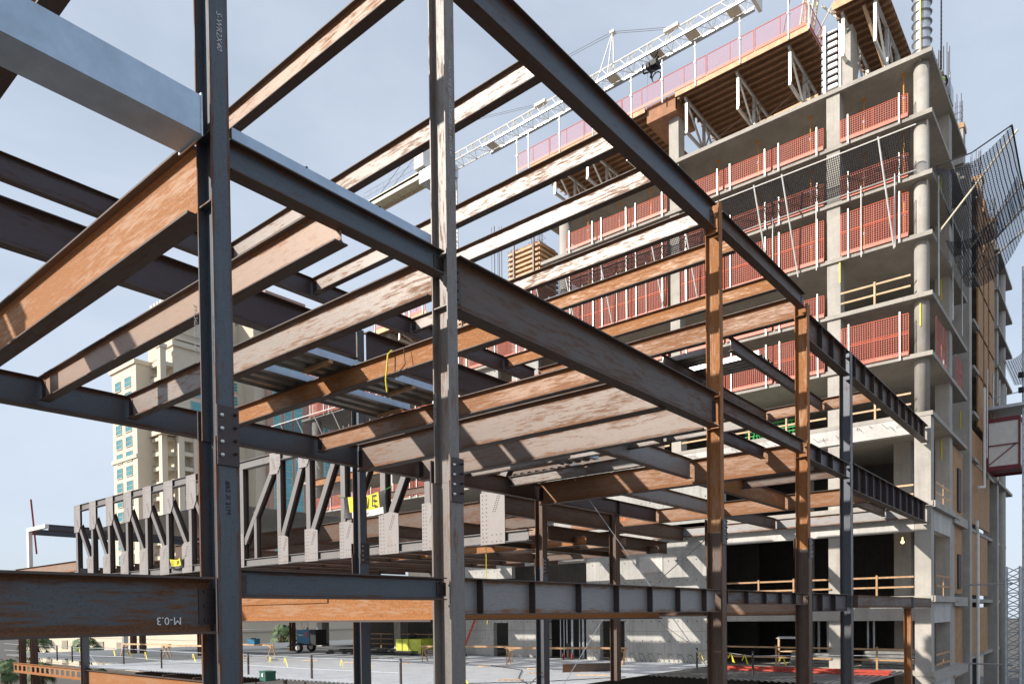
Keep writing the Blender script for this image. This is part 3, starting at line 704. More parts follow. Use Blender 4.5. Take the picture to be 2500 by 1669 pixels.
# walls of the core and the dark depth of the floors
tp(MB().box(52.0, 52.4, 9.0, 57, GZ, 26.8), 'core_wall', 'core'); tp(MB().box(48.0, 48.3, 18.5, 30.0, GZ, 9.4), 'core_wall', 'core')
tp(MB().box(45.2, 45.5, 30.8, 36.2, -3, 21), 'core_wall', 'concrete')
tp(MB().box(40.9, 41.2, 31.2, 33.6, 9.6, 20.95), 'shear_wall', 'wall'); tp(MB().box(40.9, 41.2, 34.9, 36.8, 9.6, 20.95), 'shear_wall', 'wall')
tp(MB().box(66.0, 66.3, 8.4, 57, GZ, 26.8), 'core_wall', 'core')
# tie cones cast in the slab edges
mb = MB()
for z in FL[:6]:
    for b in (7.9, 10.4, 13.6, 16.5, 19, 22.5, 25.6, 28.4):
        for o in (0, .16): mb.tube((40.497, b+o, z-.10), (40.49, b+o, z-.10), .05, 8)
tp(mb, 'tie_cone_marks', 'concrete')['kind'] = 'stuff'
# yellow measuring strips on columns
for (a, b, z) in ((40.83, 7.53, 15.0), (46.19, 7.5, 18.0), (46.19, 7.5, 14.9), (46.19, 7.5, 9.3), (52.39, 7.5, 12.1), (40.6, 11.2, 18.1), (46.19, 7.5, 23.5)):
    tp(MB().box(a-.02, a, b-.03, b+.03, z-1.1, z), 'yellow_strip', 'yellow')

# podium wall of panelled concrete, left of the tower's bays
pw = thing('concrete_wall', 'panelled grey concrete wall with tie holes, striped by slanting shadows, behind the metal deck', 'wall', (40.5, 17.6, -3.05))
mb = MB(); W0, W1 = 40.5, 40.9
def wb(b0, b1, z0, z1): mb.box(W0, W1, b0, b1, z0, z1)
wb(17.6, 24.24, -3.05, 8.6); wb(24.243, 26.09, -.5, 8.597); wb(26.093, 27.1, -3.05, 8.6); wb(27.103, 30.3, -.3, .9); wb(27.103, 30.3, 3.4, 8.598)
wb(30.303, 33.9, -3.05, .9); wb(33.9, 35.3, -.6, .902); wb(35.303, 38.1, -3.05, 2.6); wb(30.304, 33.5, 3.402, 8.6); wb(33.503, 38.1, 2.604, 6.0)
o = mb.build('wall_panels', 'wall', pw, (-40.5, -17.6, 3.05))
MB().box(40.3, 40.497, 17.6, 18.2, -3.05, 8.0).build('pilaster', 'concrete', pw, (-40.5, -17.6, 3.05))
MB().box(40.46, 40.496, 21.5, 23.1, 2.5, 3.5).build('pale_patch', 'whitecon', pw, (-40.5, -17.6, 3.05))
MB().box(40.2, 40.497, 27.1, 31.5, 3.5, 4.6).build('bulkhead', 'concrete', pw, (-40.5, -17.6, 3.05))
MB().box(43.4, 43.6, 23, 36, -3.05, 5.0).build('inner_wall', 'core', pw, (-40.5, -17.6, 3.05))
# pipes in the opening
for k, (b, r) in enumerate(((29.9, .05), (29.6, .04), (29.35, .05), (28.9, .10), (28.3, .04), (28.0, .09), (27.7, .05), (27.55, .05), (27.4, .05), (27.25, .05))):
    tag(MB().tube((41.4, b, -3.05), (41.4, b, .5), r, 8).build('pipe', 'galv', None), 'upright pale pipe in the wall opening behind the sawhorse, %s from the left' % nth(k), 'pipe', 'upright pipes in the wall opening')
for k, (b, r) in enumerate(((14.2, .07), (13.7, .07), (13.2, .07), (12.7, .07), (10.6, .05), (10.3, .05))):
    tag(MB().tube((43.4, b, -3.05), (43.4, b, .5), r, 8).build('pipe', 'galv', None), 'upright pale pipe in the lowest tower storey, %s from the left' % nth(k), 'pipe', 'upright pipes in the lowest storey')

# guards
def guard(b0, b1, z, h, label, group, mat='mesh', a=40.44, toe=True, posts=True, rzv=pi/2, loc=None):
    w = b1-b0
    t = thing('safety_guard', label, 'safety guard', loc or (a, b0, z), rzv, group)
    fr = MB()
    for zz in ((.12, h) if h < 1.6 else (.12, h*.52, h*.56, h)): fr.tube((0, 0, zz), (w, 0, zz), .022, 6)
    for x in ([0, w] if w < 2 else [0, w*.5, w]): fr.tube((x, 0, .1), (x, 0, h), .02, 6)
    fr.build('frame', 'orangepaint', t)
    MB().box(0, w, -.004, .004, .12, h-.01).build('mesh_infill', mat, t)
    if toe: MB().box(0, w, .01, .03, -.02, .16).build('toe_board', 'orangepaint', t)
    if posts:
        MB().box(w*.12-.03, w*.12+.03, .03, .09, -.22, h+.15).build('post', 'alu', t); MB().box(w*.88-.03, w*.88+.03, .03, .09, -.22, h+.15).build('post', 'alu', t)
    return t
bays = [(7.98, 11.1)] + [(11.95+2.75*i, 11.95+2.75*(i+1)-.12) for i in range(3)] + [(21.0+2.5*i, 21.0+2.5*(i+1)-.1) for i in range(3)]
ext = [(29.6+2.8*i, 29.6+2.8*(i+1)-.15) for i in range(10)]
for z, h, nm, mt, bb in ((24.1, 1.08, 'low orange mesh guard, highest guarded floor', 'mesh', bays), (21.2, 1.1, 'low orange mesh guard behind the black net', 'mesh', bays),
                     (18.3, 2.1, 'tall orange mesh guard one floor below the black net', 'mesh', bays+ext), (15.4, 1.1, 'low orange guard two floors below the net', 'mesh', bays[1:]+ext),
                     (12.52, 2.0, 'tall orange guard, floor above the rough beam', 'mesh', bays+ext[:3]), (9.63, 1.1, 'low orange guard on the far rough beam', 'mesh', ext)):
    for i, (b0, b1) in enumerate(bb):
        g = guard(b0, b1, z, h, '%s, %s from the right' % (nm, nth(i)), 'guards: '+nm, mt)
        if z == 12.52 and b0 < 8:
            g['label'] = 'tall orange mesh guard lettered SAFE EDGE beside the corner column'
            text('SAFE EDGE', .17, (1.9, .034, .07), (pi/2, 0, pi), 'red', g, 'lettering'); text('.COM', .17, (.55, .034, .07), (pi/2, 0, pi), 'red', g, 'lettering')
for i, z in enumerate((12.52, )):
    guard(0, 2.6, z, 2.0, 'orange mesh guard round the side of the tower beside the corner column', None, rzv=0, loc=(41.9, 7.02, z))
guard(0, 2.0, 12.52, 1.6, 'small orange guard on the side of the tower behind the second side column', None, rzv=0, loc=(47.6, 7.02, 12.52))
# timber rails
def rail(b0, b1, z, label, n=2, h=1.05, a=40.55, mat='woodpale', group=None, posts=1):
    t = thing('timber_rail', label, 'guard rail', (a, b0, z), pi/2, group); w = b1-b0
    for k in range(n): MB().box(0, w, -.02, .02, h*(k+1)/n-.09, h*(k+1)/n).build('rail', mat, t)
    for k in range(posts): x = w*(k+1)/(posts+1); MB().box(x-.045, x+.045, .02, .06, 0, h+.08).build('post', mat, t)
    return t
rail(7.9, 11.15, 15.4, 'new timber guard rail in the corner bay, floor above the painted soffit')
rail(7.9, 11.15, 9.63, 'timber rail on the pale rough beam in the corner bay'); rail(11.9, 20.2, 9.63, 'long timber rail on the pale rough beam left of the square column', posts=3)
rail(21, 30, 9.63, 'timber rail on the pale rough beam far left', posts=3)
rail(7.8, 11.15, 5.28, 'timber rail in the corner bay just above the stiffened girder end', 2, .9); rail(7.8, 11.15, .67, 'timber rail in the corner bay above the plain box beam', 2, 1.0, mat='wood')
rail(11.7, 17.5, .67, 'timber rail across the big dark opening', 2, 1.0, mat='wood', posts=2)
rail(7.8, 11.15, -3.05, 'timber rail at deck level in the corner bay', 2, 1.1, mat='wood'); rail(11.7, 17.5, -3.05, 'timber rail at deck level in front of the dark lowest opening', 2, 1.1, mat='wood', posts=1)
for z in (5.28, .67, -3.27):
    t = thing('timber_rail', 'timber rail on the side of the tower, %s of three' % {5.28: 'highest', .67: 'middle', -3.27: 'lowest'}[z], 'guard rail', (41.5, 7.0, z))
    MB().box(0, 4.5, -.02, .02, .95, 1.05).build('rail', 'woodpale' if z > 5 else 'wood', t); MB().box(0, 4.5, -.02, .02, .45, .55).build('rail', 'woodpale' if z > 5 else 'wood', t)
    MB().box(2.2, 2.3, .02, .06, 0, 1.15).build('post', 'wood', t)
# shoring posts
shore = None
for z, hh in ((24.1, 2.69), (21.2, 2.69), (18.3, 2.69)):
    for (a, b) in ((41.4, 8.35), (42, 10.35), (41.6, 12.95), (41.8, 15.9), (42, 18.4), (42, 22.9), (42, 25.2), (41.6, 27.4), (44.5, 10), (44.5, 15)):
        if z < 20 and b > 13: continue
        k_ = sorted([8.35, 10.35, 12.95, 15.9, 18.4, 22.9, 25.2, 27.4, 10, 15]).index(b)
        lb_ = 'orange adjustable prop on the %s, %s from the right' % ({24.1: 'highest guarded floor', 21.2: 'floor behind the net', 18.3: 'floor below the net'}[z], nth(k_))
        if shore is None:
            shore = thing('shoring_post', lb_, 'prop', (a, b, z), 0, 'props between the upper floors')
            MB().tube((0, 0, 0), (0, 0, 1.5), .045, 8).build('outer_tube', 'shore', shore); MB().tube((0, 0, 1.3), (0, 0, hh), .032, 8).build('inner_tube', 'shore', shore)
            MB().tube((0, 0, 1.42), (0, 0, 1.56), .07, 8).build('collar', 'galv', shore); MB().box(-.1, .1, -.1, .1, hh-.012, hh-.002).build('head_plate', 'shore', shore)
        else: dup(shore, (a, b, z), label=lb_)
# black catch net with outriggers on the front
nt_ = thing('catch_net', 'black catch net stretched along the front of the tower over one floor', 'net', (40.3, 8, 20))
def netsurf(P00, P10, P11, P01, nx, nz, sag, name, mat, parent, off, ridge=0):
    """sagging net between four corners; mesh local frame lies in the net so that the threads follow it"""
    P00, P10, P11, P01 = map(Vector, (P00, P10, P11, P01))
    ex = (P10-P00).normalized(); ez0 = (P01-P00); ez = (ez0-ex*ez0.dot(ex)).normalized(); ey = ez.cross(ex)
    mb = MB()
    def pt(u, v):
        p = P00*(1-u)*(1-v)+P10*u*(1-v)+P11*u*v+P01*(1-u)*v
        s = sag*4*v*(1-v)+ridge*sin(u*pi*6)*.1
        p = p+Vector((0, 0, -1))*s*.6-ey*s*.3; d = p-P00; return (d.dot(ex), d.dot(ey), d.dot(ez))
    for i in range(nx):
        for j in range(nz): mb.quad(pt(i/nx, j/nz), pt((i+1)/nx, j/nz), pt((i+1)/nx, (j+1)/nz), pt(i/nx, (j+1)/nz))
    o = mb.build(name, mat, None, smooth=True)
    R = Matrix((ex, ey, ez)).transposed().to_4x4(); R.translation = P00
    if parent: R.translation = P00-Vector(off); o.parent = parent
    o.matrix_local = R
    return o
OFF = (40.3, 8, 20)
netsurf((40.42, 7.9, 21.35), (40.42, 30.5, 21.35), (39.25, 30.5, 22.8), (39.25, 7.65, 22.85), 24, 6, .15, 'net', 'net', nt_, OFF)
def npart(mb, name, mat): return mb.build(name, mat, nt_, (-OFF[0], -OFF[1], -OFF[2]))
npart(MB().tube((39.25, 7.4, 22.85), (39.25, 30.6, 22.8), .03, 6), 'top_pipe', 'white'); npart(MB().tube((40.35, 7.6, 21.3), (40.35, 30.6, 21.3), .03, 6), 'bottom_pipe', 'alu')
for b in (9.04, 13.7, 15.2, 19.4, 21.6, 25.2, 27.9, 30.3):
    npart(MB().tube((39.25, b, 22.95), (40.38, b-.45, 17.85), .045, 8), 'outrigger', 'alu')
for b in (8.55, 10.1, 12.3, 14.6, 17, 19.7, 22.4, 24.5, 27.1, 29.8): npart(MB().tube((40.36, b, 17.9), (40.36, b, 21.5), .03, 6), 'standard', 'white')
# same kind of net lower down at the left end
n2 = thing('catch_net', 'second black catch net with leaning pipes at the far left end of the tower', 'net', OFF)
netsurf((40.4, 44, 15.6), (40.4, 60, 15.6), (38.4, 60, 17.6), (38.4, 44, 17.6), 12, 5, .5, 'net', 'net', n2, OFF)
n2b = MB().tube((38.4, 43.5, 17.6), (38.4, 61, 17.6), .04, 6).build('top_pipe', 'white', n2, (-OFF[0], -OFF[1], -OFF[2]))
for b in (46, 49, 51.5, 54, 56.5, 59): MB().tube((38.4, b, 17.7), (40.4, b-.6, 13.4), .045, 6).build('outrigger', 'alu', n2, (-OFF[0], -OFF[1], -OFF[2]))

# blue black debris net on the side, with outrigger poles
dn = thing('debris_net', 'large blue black debris net hung out from the right side of the tower', 'net', (41, 7, 18))
OD = (41, 7, 18)
netsurf((41.2, 6.95, 21.6), (47.5, 6.95, 20.0), (44.6, 3.5, 19.9), (38.7, 3.6, 20.9), 14, 10, .9, 'upper_net', 'netblue', dn, OD, .15)
netsurf((43.5, 6.9, 18.9), (50.0, 6.9, 18.7), (45.0, 3.5, 19.2), (40.8, 3.6, 19.7), 14, 10, 1.2, 'lower_net', 'netblue', dn, OD, .15)
def dp(mb, name, mat): return mb.build(name, mat, dn, (-OD[0], -OD[1], -OD[2]))
dp(MB().path([(41.2, 6.95, 21.6), (40.2, 5.3, 21.1), (38.7, 3.6, 20.9)], .03).path([(38.7, 3.6, 20.9), (41.6, 3.55, 20.2), (44.6, 3.5, 19.9)], .035), 'edge_rope', 'black')
dp(MB().tube((41.9, 6.95, 18.6), (41.1, 3.6, 21.9), .05, 8), 'outrigger', 'cream_paint')
dp(MB().tube((46.6, 6.95, 18.6), (43.2, 3.4, 20.6), .045, 8), 'outrigger', 'cream_paint'); dp(MB().tube((48.6, 6.95, 18.6), (44.4, 3.4, 20.1), .045, 8), 'outrigger', 'cream_paint')
dp(MB().tube((50.8, 6.95, 19.2), (45.6, 3.4, 19.4), .045, 8), 'outrigger', 'cream_paint')
for a in (41.8, 45.8, 48.8): dp(MB().tube((a, 6.9, 15.5), (a, 6.9, 21.4), .04, 8), 'standard', 'alu')
n3 = thing('debris_net', 'small blue debris net near the hoist mast at the right edge', 'net', (70, 6, 17))
netsurf((68, 6.9, 19), (76, 6.9, 19), (76, 4.9, 21), (68, 4.9, 21), 6, 5, .8, 'net', 'netblue', n3, (70, 6, 17))
for i, a in enumerate((58, 61, 64.5, 68.5)):
    tag(MB().tube((a, 6.8, 10+i*.4), (a+.4, 6.8, 16+i*.4), .05, 6).build('pipe', 'alu', None), 'long white pipe upright on the timber clad side of the tower, %s from the left' % nth(i), 'pipe', 'upright pipes on the side of the tower')
tag(MB().path([(54.4, 6.85, GZ), (54.4, 6.85, 4.7), (54.1, 6.85, 5.1), (54.1, 6.85, 5.5)], .09, 8).build('drain_pipe', 'white', None), 'white downpipe running up the lower side of the tower', 'pipe')
tag(MB().path([(57.3, 6.85, 14.5), (57.3, 6.85, 8.0), (54.9, 6.85, 7.7)], .08, 8).build('drain_pipe', 'white', None), 'white pipe with an elbow on the timber sheathing above the downpipe', 'pipe')

# ------------------------------------------------------------------ formwork on the top floor
def joists(t, a0, a1, b0, b1, z, n=16):
    mb = MB()
    for i in range(n):
        a = a0+(a1-a0)*i/(n-1); mb.box(a-.045, a+.045, b0, b1, z-.2, z)
    mb.build('joists', 'joist', t, (-t.location.x, -t.location.y, -t.location.z))
def truss_leg(t, b, a0=40.55, zt=30.16, zb=27.0):
    mb = MB(); z1, z2 = zt, zb+1.25
    mb.box(a0-.15, a0+7.2, b-.06, b+.06, z1-.16, z1); mb.box(a0-.05, a0+7, b-.06, b+.06, z2-.12, z2+.04)
    mb.box(a0, a0+.12, b-.07, b+.07, z2, z1-.16)
    for k in range(3):
        a = a0+2.3*(k+1); mb.box(a, a+.14, b-.08, b+.08, z2, z1-.16)
        mb.bar((a-2.25, b, z1-.16), (a-.05, b, z2), .09, .12)
        if k < 2: mb.bar((a+.1, b, z2), (a+1.1, b, z1-.16), .07, .08)
    o = mb.build('truss_frame', 'alu', t, (-t.location.x, -t.location.y, -t.location.z))
    l = MB()
    for a in (a0+2.0, a0+4.6): l.tube((a, b, zb), (a, b, z2-.1), .04, 8); l.box(a-.1, a+.1, b-.1, b+.1, zb, zb+.02)
    l.build('jack_leg', 'galv', t, (-t.location.x, -t.location.y, -t.location.z))
def form_table(b0, b1, legs, label, z=30.4, a0=39.9, zb=27.0, extra=True):
    t = thing('formwork_table', label, 'formwork', (a0, (b0+b1)/2, zb)); off = (-t.location.x, -t.location.y, -t.location.z)
    MB().box(a0, a0+8.5, b0, b1, z, z+.04).build('plywood_deck', 'ply', t, off)
    MB().box(a0-.05, a0, b0, b1, z-.22, z+.16).build('edge_board', 'woodpale', t, off)
    joists(t, a0+.3, a0+8.2, b0, b1, z-.003)
    for b in legs: truss_leg(t, b, a0+.45, z-.22, zb)
    return t, off
ft, off = form_table(12.5, 20.1, (13.62, 16.5, 19.63), 'wooden formwork table on aluminium trusses on the top floor, the largest one')
MB().bar((41.5, 18.6, 27.5), (41.8, 12.6, 27.9), .1, .14).bar((41.4, 19.5, 27.1), (41.6, 16.0, 27.2), .1, .14).build('loose_timber', 'woodpale', ft, off)
MB().tube((41.2, 18.8, 27.4), (42.6, 14.4, 30.0), .02, 5).tube((41.3, 15.6, 27.4), (42.6, 12.4, 30.0), .02, 5).build('tie_rod', 'rebar', ft, off)
ft, off = form_table(22.1, 30.9, (23.6, 26.6, 29.2), 'wooden formwork table at the left end of the top floor behind the roof beams')
dpn = thing('drop_panel_form', 'reddish plywood box form over the square column on the top floor', 'formwork', (40.2, 21.1, 29.6))
MB().box(-.1, 2.4, -.95, 1.0, 0, .05).box(-.1, -.05, -.95, 1.0, 0.05, 1.0).box(-.1, 2.4, -.95, -.9, .05, 1.0).build('plywood_box', 'ply', dpn)
ft, off = form_table(8.85, 11.25, (9.35, 10.85), 'small tilted looking formwork table beside the spiral column form, above the corner bay', 30.55, 39.6)
MB().bar((40.2, 9.9, 30.3), (43.2, 9.2, 27.2), .12, .18).bar((42, 10.2, 27.1), (43.5, 9.8, 28.6), .2, .2).build('loose_timber', 'woodpale', ft, off)
# formwork with sheer red guards farther left and lower
ft, off = form_table(41.3, 47.6, (42.5, 45.0), 'lower formwork table with a sheer pink guard, seen between the nearest columns', 23.4, 40.0, 21.2)
for i in range(3): guard(41.4+2.1*i, 43.4+2.1*i, 23.6, 1.5, 'sheer pink guard on the lower formwork, %s of three from the right' % nth(i), 'sheer guards on the lower formwork', 'pinkmesh', 39.95, posts=True)
ft, off = form_table(49.5, 57.5, (51.5, 55.5), 'far left formwork table with a red guard just under the thick dark girder', 20.5, 40.0, 18.3)
for i in range(3): guard(49.6+2.6*i, 52.1+2.6*i, 20.7, 1.2, 'sheer guard on the far left formwork table, %s from the right' % nth(i), 'red guards on the far left formwork', 'pinkmesh', 39.95)
# sheer guards along the top formwork
for i in range(7):
    b0 = 12.6+2.78*i
    guard(b0, b0+2.7, 30.5, 1.15, 'sheer pink guard on the top formwork against the sky, %s from the right' % nth(i), 'sheer guards along the top formwork', 'pinkmesh', 39.85, posts=False)
guard(0, 4, 30.5, 1.15, 'sheer pink guard panel closing the right end of the top formwork', None, 'pinkmesh', rzv=0, loc=(39.9, 12.5, 30.5), posts=False)
for i, b in enumerate((12.45, 13.5, 16.15, 18.8, 20.9, 23.0, 25.8, 28.4, 31.0, 32.0)):
    t = thing('edge_stanchion', 'white post on the edge of the top formwork, %s from the right' % nth(i), 'post', (39.82, b, 30.2), 0, 'posts along the top formwork')
    MB().box(-.03, .03, -.03, .03, 0, 2.5).build('post', 'white', t); MB().box(-.07, .0, -.05, .05, 2.2, 2.28).box(-.07, 0, -.05, .05, 1.3, 1.38).build('bracket', 'galv', t)
t = thing('timber_stack', 'stack of boards lying on the top formwork behind the pink guard', 'timber', (40.6, 13.2, 30.46))
for k in range(3): MB().box(0, 1.2, k*.35, 4.8-k*.5, .08*k+.02, .08*k+.09).build('boards', 'ply' if k == 1 else 'woodpale', t)
# gang form of the square column
t = thing('column_form', 'grey steel panel form round the second top column, beside the small formwork table', 'formwork', (40.7, 11.3, 27.0))
MB().box(0.02, .98, .02, .78, 0, 3.2).build('panel', 'galv', t)
mb = MB()
for k in range(9): mb.box(-.07, 1.0, -.04, .80, .12+k*.36, .2+k*.36)
mb.build('walers', 'darkplate', t); MB().box(-.12, -.05, .55, .68, 0, 3.5).box(-.12, -.05, -.2, -.1, 0, 3.4).build('strongback', 'alu', t)
sqc(40.66, 41.5, 10.55, 11.2, 27.0, 30.0)
# spiral duct form of the corner column
t = thing('spiral_column_form', 'round spiral ribbed metal form standing on the top corner of the tower', 'formwork', (41.2, 7.5, 27.0))
MB().tube((0, 0, 0), (0, 0, 5.2), .37, 24).build('tube', 'galv', t)
mb = MB()
for k in range(10):
    z = .3+.46*k; n = 20
    for i in range(n):
        a0, a1 = 2*pi*i/n, 2*pi*(i+1)/n
        mb.quad((.36*cos(a0), .36*sin(a0), z), (.36*cos(a1), .36*sin(a1), z), (.46*cos(a1), .46*sin(a1), z+.03), (.46*cos(a0), .46*sin(a0), z+.03))
        mb.quad((.46*cos(a0), .46*sin(a0), z+.03), (.46*cos(a1), .46*sin(a1), z+.03), (.36*cos(a1), .36*sin(a1), z+.07), (.36*cos(a0), .36*sin(a0), z+.07))
mb.build('ribs', 'galv', t); MB().box(-.46, -.40, -.05, .03, -.3, 4.6).box(-.5, -.46, -.03, .03, 2.0, 4.8).build('timber_strip', 'woodpale', t); MB().box(-.51, -.5, -.05, -.01, 1.6, 2.9).build('yellow_strip', 'yellow', t)
# rebar, stub columns, chain
def rebar(a, b, z, h, n, label, group=None, spread=.3, mat='rebar'):
    t = thing('rebar_cage', label, 'rebar', (a, b, z), 0, group); mb = MB(); r_ = random.Random(int(a*7+b*3))
    for i in range(n):
        x = spread*cos(i*2.4)*(.5+.5*((i*7) % 5)/4); y = spread*sin(i*2.4); hh = h*(.75+.25*r_.random()); mb.tube((x, y, 0), (x+.02*r_.random(), y, hh), .018, 4)
    mb.build('bars', mat, t)
    k = MB()
    for z1 in (.3, .7, 1.1): k.path([(spread, spread, z1), (spread, -spread, z1), (-spread, -spread, z1), (-spread, spread, z1), (spread, spread, z1)], .01, 4)
    k.build('ties', mat, t); return t
rebar(46.9, 7.5, 27.0, 4.2, 10, 'bundle of bare rebar beside the worker on the top corner floor')
for (a, zt, lb) in ((52.2, 29.4, 'nearest'), (60.0, 29.8, 'middle'), (67.5, 29.9, 'farthest')):
    t = thing('stub_column', '%s of three concrete stubs with a timber collar above the side of the tower' % lb, 'column', (a, 7.3, 27.0))
    MB().box(0, .8, 0, .75, 0, zt-27).build('shaft', 'concrete', t); MB().box(-.06, .86, -.06, .81, zt-27-.3, zt-27).build('collar', 'wood', t)
    rebar(a+.4, 7.7, zt, 2.0, 9, 'rebar sprouting from the %s timber collared stub' % lb)
t = thing('hoisting_chain', 'dark double chain hanging past the top corner of the tower', 'chain', (45.6, 7.4, 28.7))
mb = MB()
for k in range(70): z = k*.12; mb.tube((.04*(k % 2)+z*.03, 0, z), (.04*((k+1) % 2)+z*.03, 0, z+.13), .035, 5); mb.tube((.04*(k % 2)+.16+z*.012, 0, z*1.0+.4), (.04*((k+1) % 2)+.16+z*.012, 0, z+.53), .03, 5)
mb.build('links', 'black', t)
MB().box(-.4, .9, -.2, .5, -1.4, -.5).box(-.35, -.3, -.25, -.2, -1.5, -.2).build('form_box', 'galv', thing('form_panel', 'small grey form panel beside the worker in the lime vest', 'formwork', (46.6, 7.3, 29.2)))
# wall forms at the left end of the tower
for k, (b0, b1, z0, z1, lb) in enumerate(((30.85, 33.5, 22.6, 25.75, 'tall'), (36.0, 38.6, 21.2, 23.2, 'small'))):
    t = thing('wall_form', '%s timber walered wall form standing left of the upper floors, against the sky' % lb, 'formwork', (40.6, b0, z0))
    MB().box(.1, 2.0, 0, b1-b0, 0, z1-z0).build('panel', 'ply', t); mb = MB(); n = int((z1-z0)/.34)
    for i in range(n): mb.box(-.05, .1, -.05, b1-b0+.05, .1+i*.34, .24+i*.34); mb.box(-.05, 2.1, -.15, 0, .1+i*.34, .24+i*.34)
    mb.build('walers', 'woodpale', t)
    MB().box(-.15, -.05, .3, .42, -.2, z1-z0+.3).box(-.15, -.05, b1-b0-.6, b1-b0-.48, -.2, z1-z0+.3).build('soldiers', 'darkplate', t)
tp(MB().box(40.6, 43, 30.6, 41.2, 21.2, 21.5), 'working_platform', 'wood')
for i, (b, z, h) in enumerate(((34.2, 23.0, 4.0), (35.8, 21.2, 8.0), (38.9, 21.2, 6.5), (32.0, 25.7, 1.6), (40.6, 21.2, 3))): rebar(42.0, b, z, h, 9, 'tall thin rebar cage left of the upper floors, %s in the list of heights' % nth(i) if 0 else ['second rebar cage from the left, beside the small wall form', 'tallest rebar cage left of the upper floors', 'thick rebar cage left of the small wall form', 'short rebar on top of the tall wall form', 'leftmost and shortest rebar cage by the small wall form'][i], 'rebar cages left of the upper floors', .45)
guard(33.6, 36, 21.3, 1.2, 'orange guard in front of the wall forms, left one', 'guards at the wall forms', 'pinkmesh', 40.3); guard(30.9, 33.4, 21.3, 1.2, 'orange guard in front of the wall forms, right one', 'guards at the wall forms', 'pinkmesh', 40.3)
# ------------------------------------------------------------------ worker on the top floor
def skin_person(name, joints, edges, radii, parent, mat, loc=(0, 0, 0), sub=1):
    me = bpy.data.meshes.new(name); me.from_pydata(joints, edges, []); o = bpy.data.objects.new(name, me); COL.objects.link(o)
    if parent: o.parent = parent
    o.location = loc; sk = o.modifiers.new('skin', 'SKIN'); sk.use_smooth_shade = True
    for i, r in enumerate(radii): me.skin_vertices[0].data[i].radius = (r, r) if not isinstance(r, tuple) else r
    me.skin_vertices[0].data[0].use_root = True
    ss = o.modifiers.new('sub', 'SUBSURF'); ss.levels = sub; ss.render_levels = sub
    me.materials.append(M[mat]); return o
def person(loc, rz, label, vest='hivis', helmet='white', trousers='navy'):
    t = thing('person', label, 'person', loc, rz)
    J = [(0, 0, .95), (0, 0, 1.2), (0, .01, 1.42), (0, .02, 1.52), (0, .04, 1.62), (0, .05, 1.72),
         (.11, 0, .9), (.13, .02, .5), (.13, -.03, .07), (.14, .12, .04), (-.11, 0, .9), (-.13, .04, .5), (-.14, 0, .07), (-.15, .15, .04),
         (.19, 0, 1.42), (.27, .04, 1.16), (.22, .26, 1.08), (.20, .34, 1.09), (-.19, 0, 1.42), (-.28, .06, 1.16), (-.22, .27, 1.12), (-.20, .35, 1.14)]
    E = [(0, 1), (1, 2), (2, 3), (3, 4), (4, 5), (0, 6), (6, 7), (7, 8), (8, 9), (0, 10), (10, 11), (11, 12), (12, 13), (2, 14), (14, 15), (15, 16), (16, 17), (2, 18), (18, 19), (19, 20), (20, 21)]
    Rd = [.15, .15, .14, .055, .085, .085, .1, .07, .05, .045, .1, .07, .05, .045, .065, .048, .036, .03, .065, .048, .036, .03]
    skin_person('body', J, E, Rd, t, 'skin', sub=1)
    skin_person('trousers', [(0, 0, .98), (0, 0, .9), (.11, 0, .85), (.13, .02, .5), (.13, -.03, .12), (-.11, 0, .85), (-.13, .04, .5), (-.14, 0, .12)], [(0, 1), (1, 2), (2, 3), (3, 4), (1, 5), (5, 6), (6, 7)], [.165, .16, .12, .09, .075, .12, .09, .075], t, trousers)
    skin_person('vest', [(0, 0, .98), (0, 0, 1.2), (0, .01, 1.40), (.13, 0, 1.43), (-.13, 0, 1.43)], [(0, 1), (1, 2), (2, 3), (2, 4)], [.175, .175, .165, .10, .10], t, vest)
    skin_person('sleeves', [(0, .0, 1.40), (.19, 0, 1.42), (.27, .04, 1.16), (.23, .22, 1.09), (-.19, 0, 1.42), (-.28, .06, 1.16), (-.23, .24, 1.12)], [(0, 1), (1, 2), (2, 3), (0, 4), (4, 5), (5, 6)], [.12, .08, .06, .045, .08, .06, .045], t, trousers)
    mb = MB().ball((0, .05, 1.74), .125, 12, 8, (1, 1.15, .8)); mb.box(-.09, .09, .15, .23, 1.70, 1.715); mb.build('hard_hat', helmet, t, smooth=True)
    hd = MB()
    for sx in (-1, 1):
        hd.box(sx*.20-.035, sx*.20+.035, .33, .40, 1.06, 1.13)
        for f in range(4): hd.tube((sx*.20-.03+f*.02, .39, 1.10), (sx*.20-.03+f*.02, .45-.01*abs(f-1.5), 1.075), .009, 5)
        hd.tube((sx*.20-sx*.035, .35, 1.09), (sx*.20-sx*.055, .40, 1.085), .01, 5)
    hd.build('gloved_hands', 'navy', t)
    MB().tube((0, 0, 1.04), (0, 0, 1.10), .186, 12).tube((0, 0, 1.26), (0, 0, 1.31), .183, 12).build('reflective_band', 'soft', t)
    return t
person((45.5, 7.35, 27.0), radians(-75), 'worker in a lime vest and dark trousers at the top corner of the tower')
person((43.6, 12.4, 9.63), radians(20), 'worker in a lime vest half hidden behind the rails on the pale rough beam', helmet='white')
person((42.6, 28.3, -3.05), radians(90), 'worker in dark clothes with a green helmet in the wall opening by the pipes', vest='navy', helmet='greenpipe')

